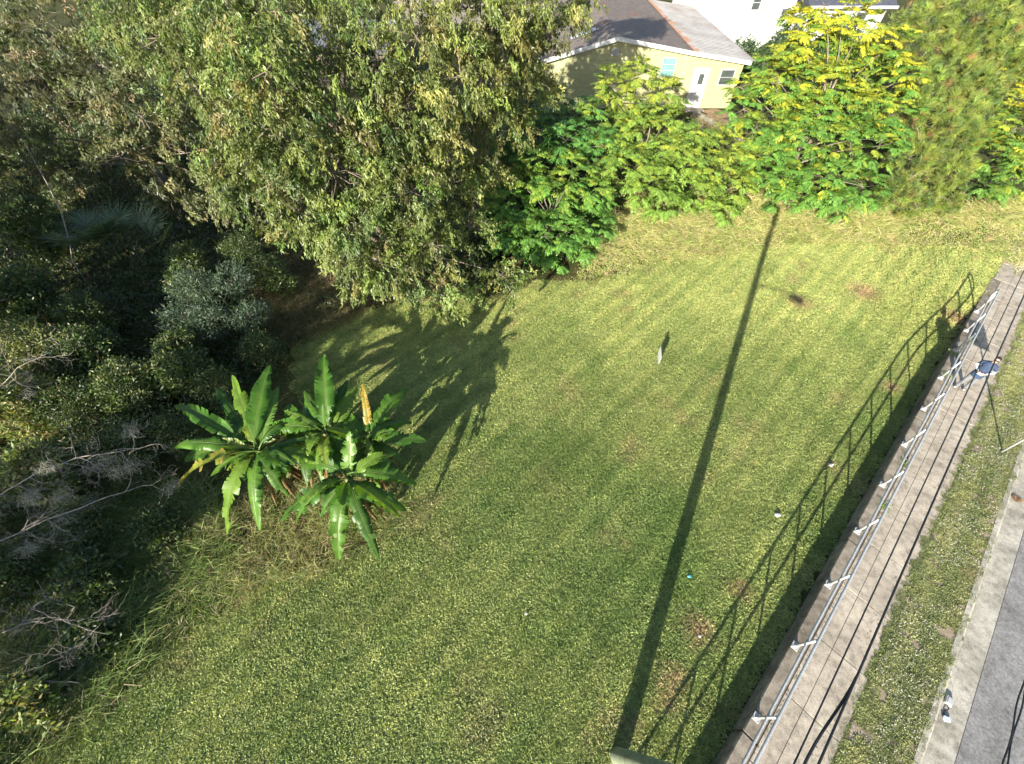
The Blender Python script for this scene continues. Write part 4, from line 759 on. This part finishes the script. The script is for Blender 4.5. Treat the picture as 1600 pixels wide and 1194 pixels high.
# ------------------------------------------------------------------ dead boughs with hanging moss, vine
def dead_bough(name, label, base, pts, r0, nsub, moss, group):
    o = thing(name, base, label, 'dead branch', group); base = np.array(base); P = [np.array(p) - base for p in pts]; mb = MB(); ml = MB(); tips = []
    def smooth(P, k):
        P = np.array(P); u = np.linspace(0, len(P)-1, k); return np.stack([np.interp(u, np.arange(len(P)), P[:, i]) for i in range(3)], 1) + rng.normal(size=(k, 3))*.03
    main = smooth(P, 14); mb.tube(main, list(np.linspace(r0, r0*.3, 14)), 6)
    def rec(p, d, L, r, depth):
        k = 5; q = [p]; dd = d
        for _ in range(k): dd = unit(dd + rng.normal(size=3)*.28); q.append(q[-1] + dd*L/k)
        mb.tube(q, list(np.linspace(r, r*.4, k+1)), 4, False); tips.append(q[-1]); tips.append(q[3])
        if depth:
            for j in (2, 3, 4, 5): rec(q[j], unit(dd + rng.normal(size=3)*.8), L*.6, r*.5, depth-1)
    for j in range(nsub):
        i = rng.integers(2, 14); d = unit(main[min(i, 13)] - main[max(i-2, 0)] + rng.normal(size=3)*.7); rec(main[min(i, 13)], d, random.uniform(.7, 1.3), r0*.45, 2)
    mb.build('wood', 'greybark', o, False)
    if moss:
        lv = Leaves(); tp = np.array(tips); pick = tp[rng.choice(len(tp), min(moss, len(tp)), replace=False)]
        for p in pick:
            m = 160; b_ = p + rng.normal(size=(m, 3))*np.array([.14, .14, .04]); D = unit(np.array([0, 0, -1.0]) + rng.normal(size=(m, 3))*.55)
            lv.tri(b_, D, unit(np.cross(D, rng.normal(size=(m, 3)))), .22*rng.uniform(.4, 1.3, m), .010, pal([(.33, .33, .29), (.26, .26, .22)], m))
        link('hanging_moss', lv.mesh('hanging_moss'), 'dry', o, kind='stuff')
dead_bough('dead_bough', 'long grey dead bough hung with moss reaching toward the bananas', (-16.8, 5.2, .4), [(-16.8, 5.2, .6), (-15, 5.3, 1.9), (-13, 6.0, 2.5), (-11.2, 6.2, 2.7)], .028, 13, 10, 'dead boughs at the left')
dead_bough('dead_bough', 'lower grey dead bough spreading over the rank grass', (-16.4, 3.2, .3), [(-16.4, 3.2, .4), (-14.4, 4.0, 1.5), (-12.6, 4.7, 1.9), (-11.0, 5.4, 2.0)], .026, 13, 6, 'dead boughs at the left')
dead_bough('dead_bough', 'pale tangled dead brush heap in the lower left', (-14.2, 1.8, .1), [(-14.2, 1.8, .2), (-13, 2.0, .9), (-11.8, 2.0, 1.2), (-10.6, 1.7, 1.0)], .018, 18, 0, 'dead boughs at the left')
dead_bough('dead_bough', 'pale dead brush just above the bottom left corner', (-13.8, .2, .1), [(-13.8, .2, .2), (-12.8, .5, .8), (-11.8, .7, 1.0), (-10.9, .7, .8)], .016, 10, 4, 'dead boughs at the left')
dead_bough('dead_bough', 'pale leafless twigs in the bushes at the left edge', (-18.6, 8.2, .8), [(-18.6, 8.2, .9), (-17.4, 8.6, 2.4), (-16.4, 9.2, 3.0), (-15.6, 9.8, 3.1)], .02, 12, 2, 'dead boughs at the left')
v0 = np.array([-20.8, 16.9, 1.6]); pts = [(-23.9, 22.4, 6.0), (-23.0, 21.2, 5.0), (-22.1, 19.9, 3.9), (-21.5, 18.9, 3.0), (-20.9, 17.6, 2.2), (-20.8, 16.9, 1.6), (-20.8, 16.6, .2)]
mb = MB(); mb.tube([np.array(p) - v0 for p in pts], .022, 6); mb.build('hanging_vine', 'greybark', None, False, loc=v0, label='long pale bare vine hanging from the corner tree to the palmetto', cat='vine')

# ------------------------------------------------------------------ person on the sidewalk
def make_person():
    f = np.array([-.80, -.60, 0]); f /= np.linalg.norm(f); rt = np.array([f[1], -f[0], 0])
    base = np.array([17.0*SC, 9.82*SC, ZS]); p = thing('person', base, 'person in navy top and grey trousers standing on the sidewalk by the railing', 'person')
    J = []; E = []; Rr = []
    def v(x_, y_, z_, r): J.append(tuple(map(float, rt*x_ + f*y_ + np.array([0, 0, z_])))); Rr.append(r); return len(J)-1
    pel = v(0, 0, .96, (.11, .10)); sp1 = v(0, .01, 1.12, (.10, .095)); ch = v(0, 0, 1.33, (.11, .095)); nk = v(0, -.005, 1.49, (.055, .055)); hd0 = v(0, .01, 1.58, (.072, .085)); hd = v(0, .025, 1.67, (.078, .098)); hd2 = v(0, .01, 1.745, (.055, .07))
    E += [(pel, sp1), (sp1, ch), (ch, nk), (nk, hd0), (hd0, hd), (hd, hd2)]
    nose = v(0, .125, 1.645, (.014, .014)); E += [(hd, nose)]
    for sx in (-1, 1):
        h = v(sx*.095, 0, .90, (.098, .10)); k = v(sx*.105, .02 + .03*sx, .50, (.082, .085)); a = v(sx*.115, -.01 + .05*sx, .10, (.062, .066)); t = v(sx*.14, .15 + .05*sx, .045, (.042, .035)); E += [(pel, h), (h, k), (k, a), (a, t)]
        s_ = v(sx*.185, -.005, 1.41, (.068, .068)); el = v(sx*.28, -.03, 1.13, (.05, .05)); w = v(sx*.115, .22, 1.08, (.032, .03)); ha = v(sx*.075, .285, 1.085, (.036, .022)); E += [(ch, s_), (s_, el), (el, w), (w, ha)]
        for q in range(4):
            f1 = v(sx*(.055 + .012*q) - sx*.02, .325, 1.115 - .022*q, (.0095, .0095)); f2 = v(sx*(.02 + .008*q), .335 - .004*q, 1.112 - .022*q, (.008, .008)); E += [(ha, f1), (f1, f2)]
        th = v(sx*.045, .27, 1.13, (.011, .011)); th2 = v(sx*.025, .30, 1.14, (.009, .009)); E += [(ha, th), (th, th2)]
    me = bpy.data.meshes.new('body'); me.from_pydata(J, E, []); o = bpy.data.objects.new('body', me); COL.objects.link(o)
    sk = o.modifiers.new('Skin', 'SKIN'); sk.use_smooth_shade = True
    for i, r in enumerate(Rr): me.skin_vertices[0].data[i].radius = r; me.skin_vertices[0].data[i].use_root = (i == 0)
    sb = o.modifiers.new('Sub', 'SUBSURF'); sb.levels = 2; sb.render_levels = 2
    dg = bpy.context.evaluated_depsgraph_get(); m2 = bpy.data.meshes.new_from_object(o.evaluated_get(dg)); bpy.data.objects.remove(o)
    for nm in ('skin', 'greycloth', 'paleblue', 'plate', 'navy'): m2.materials.append(M[nm])
    for pl in m2.polygons:
        c = np.array(pl.center); z = c[2]; yf = c.dot(f); xr = abs(c.dot(rt)); k = 2
        if z > 1.485: k = 0
        elif z < .085: k = 3
        elif z < .98 and yf < .2: k = 1
        elif yf > .235: k = 0
        elif z > 1.22: k = 4
        pl.material_index = k
    link('body', m2, None, p)
    # navy sleeveless top over the body
    ring = [(.74, .188, .155), (.86, .185, .155), (.98, .178, .150), (1.12, .172, .145), (1.28, .188, .15), (1.38, .205, .145), (1.44, .175, .12), (1.48, .10, .095), (1.50, .075, .078)]; V = []; n = 20
    for z, a, b_ in ring:
        for j in range(n): th = 2*math.pi*j/n; V.append(rt*a*math.cos(th) + f*b_*math.sin(th) + np.array([0, 0, z]))
    F = [(i*n+j, i*n+(j+1) % n, (i+1)*n+(j+1) % n, (i+1)*n+j) for i in range(len(ring)-1) for j in range(n)]
    link('top', raw_mesh('top', V, F), 'navy', p)
    V = []; F = []; n = 16; rows = 7      # hair cap, open at the face
    for i in range(rows):
        ph = -.25 + (math.pi/2 + .25)*i/(rows-1)
        for j in range(n):
            th = 2*math.pi*j/n; fr_ = math.sin(th); lo = ph if fr_ < .35 else max(ph, .55); rr = .106
            V.append(rt*rr*.9*math.cos(lo)*math.cos(th) + f*(rr*1.08*math.cos(lo)*math.sin(th) + .005) + np.array([0, 0, 1.675 + .112*math.sin(lo)]))
    F = [(i*n+j, i*n+(j+1) % n, (i+1)*n+(j+1) % n, (i+1)*n+j) for i in range(rows-1) for j in range(n)]
    link('hair', raw_mesh('hair', V, F), 'hair', p)
    mb = MB(); mb.box(f*.128 + np.array([0, 0, 1.672]), (.15, .03, .035), [rt, f, np.array([0, 0, 1.0])]); mb.build('sunglasses', 'black', p)
    cb = base + f*.325 + np.array([0, 0, 1.085]); mb = MB(); AXP = [rt, f, np.array([0, 0, 1.0])]
    mb.box((0, 0, 0), (.16, .05, .085), AXP, (.92, .9)); mb.tube([rt*.05 + np.array([0, 0, .03]), rt*.05 + np.array([0, 0, .075])], .008, 6); mb.tube([-rt*.05 + np.array([0, 0, .03]), -rt*.05 + np.array([0, 0, .075])], .008, 6)
    mb.build('remote_controller', 'plate', None, loc=cb, label='small white remote controller held in the hands of the person', cat='controller')
make_person()

# ------------------------------------------------------------------ yard sign, litter, weeds
ys_ = np.array([6.22, 11.95, 0.0]); d = unit(np.array([.17, .985, 0])); nrm = np.array([d[1], -d[0], 0]); yso = thing('yard_sign', ys_, 'white yard sign seen edge-on in the middle of the lawn', 'sign')
mb = MB(); mb.box((0, 0, .48), (.62, .012, .46), [d, nrm, np.array([.0, 0, 1.0])]); mb.build('panel', 'white', yso)
for sx in (-1, 1): mb = MB(); mb.tube([d*sx*.13 + np.array([0, 0, -.1]), d*sx*.13 + np.array([0, 0, .6])], .006, 5); mb.build('leg', 'galv', yso)
def crumple(name, l, r, mat, label, cat, flat=.5, seed=0):
    g_ = np.random.default_rng(seed); V = []; n = 10; m_ = 6
    for i in range(m_+1):
        for j in range(n):
            ph = math.pi*(i/m_ - .5); th = 2*math.pi*j/n; rr = r*(.65 + .5*g_.random()); V.append((rr*1.3*math.cos(ph)*math.cos(th), rr*.85*math.cos(ph)*math.sin(th), r*flat + rr*flat*math.sin(ph)))
    F = [(i*n+j, i*n+(j+1) % n, (i+1)*n+(j+1) % n, (i+1)*n+j) for i in range(m_) for j in range(n)]
    return link(name, raw_mesh(name, V, F, None, True), mat, None, l, None, label, cat)
def gz_(x, y): return float(terr(x, y))
crumple('crumpled_paper', (8.77, 5.24, gz_(8.77, 5.24)+.04), .085, 'white', 'crumpled white paper on the lawn beside the railing shadow', 'litter', .5, 1)
crumple('plastic_cup', (11.38, 7.06, gz_(11.38, 7.06)+.04), .07, 'white', 'white cup lying on the lawn between railing shadows farther up', 'litter', .6, 2)
crumple('white_wrapper', (5.23, 1.78, gz_(5.23, 1.78)+.05), .04, 'white', 'small white wrapper near the lower railing shadow on the lawn', 'litter', .5, 3)
crumple('white_scrap', (.41, 2.34, gz_(.41, 2.34)+.05), .04, 'white', 'white scrap alone on the open lower lawn', 'litter', .4, 4)
crumple('aqua_wrapper', (5.36, 3.35, gz_(5.36, 3.35)+.05), .055, 'aqua', 'aqua blue wrapper on the lawn right of the pole shadow', 'litter', .4, 5)
g0 = SP(float(np.dot((10.56, .32, 0), AX)), float(np.dot((10.56, .32, 0), TX)), .885)
mb = MB(); mb.box((0, 0, .035), (.22, .15, .06), STREET, (.92, .9)); mb.box((0, 0, .07), (.16, .09, .012), STREET); mb.build('plastic_box', 'plate', None, loc=g0, label='white plastic box lying in the gutter', cat='litter')
mb = MB(); mb.tube([AX*-.12 + np.array([0, 0, .02]), AX*-.2 + TX*.03 + np.array([0, 0, .05]), AX*-.30 - TX*.02 + np.array([0, 0, .02]), AX*-.42 + TX*.0 + np.array([0, 0, .02]), AX*-.5 + TX*.05 + np.array([0, 0, .015])], .012, 6); mb.build('black_cord', 'black', None, False, loc=g0, label='short black cord in the gutter behind the white box', cat='litter')
crumple('crushed_bag', g0 - AX*.44 + TX*.06, .085, 'paleblue', 'crushed dark-and-pale bag at the end of the black cord', 'litter', .4, 6)
lvd = Leaves(); k = 7; a = np.linspace(-.6, .6, k); lvd.add(np.zeros((k, 3)) + [0, 0, .03], unit(AX*np.cos(a)[:, None] + TX*np.sin(a)[:, None] + np.array([0, 0, .15])), np.tile([0, 0, 1.0], (k, 1)), .30, .09, pal([(.26, .14, .05), (.12, .07, .035)], k), .3)
link('dry_palm_leaf', lvd.mesh('dry_palm_leaf'), 'fabricbrown', None, SP(15.2, 7.08, .89), None, 'orange-brown dry leaf lying in the gutter at the right edge', 'leaf')
for k, (s_, t_, h, lab) in enumerate(((19.4, 4.05, .30, 'green weed beside the railing foot near the person'), (11.9, 4.22, .22, 'small weed in the wall joint below the middle posts'), (14.0, 4.22, .18, 'low weed in the joint two posts below the person'), (20.9, 3.95, .26, 'pale weed sprouting beside the post above the person'), (22.4, 4.3, .2, 'short weed on the sidewalk near the railing end'))):
    lv = Leaves(); blades(lv, np.zeros(6), np.zeros(6), np.zeros(6), 8, np.full(6, h), .014, [(.10, .17, .04), (.2, .22, .09)], None, .8, .06, .5); lv.add(rng.normal(size=(20, 3))*np.array([.1, .1, .03]) + [0, 0, .08], rdir(20, .4), rdir(20, 1), .07, .04, pal([(.09, .15, .04), (.16, .2, .06)], 20))
    link('weed', lv.mesh('weed'), 'leaf', None, SP(s_, t_, 1.0), None, lab, 'weed', 'weeds along the railing')
q = rng.uniform(0, 26, 900); tt = np.where(rng.random(900) < .6, 4.24 + .05*np.abs(rng.normal(size=900)), 5.36 - .1*np.abs(rng.normal(size=900))); P = (AX*q[:, None] + TX*tt[:, None])*SC; P[:, 2] = zs(1.008); lv = Leaves()
lv.add(P, rdir(900)*np.array([1, 1, .1]), np.tile([0, 0, 1.0], (900, 1)), .06*rng.uniform(.4, 1.2, 900), .03, pal([(.20, .12, .06), (.28, .17, .08), (.11, .08, .05)], 900), .1)
link('leaf_litter', lv.mesh('leaf_litter'), 'fabricbrown', kind='stuff', label='brown leaf crumbs along the sidewalk joints', cat='leaves')
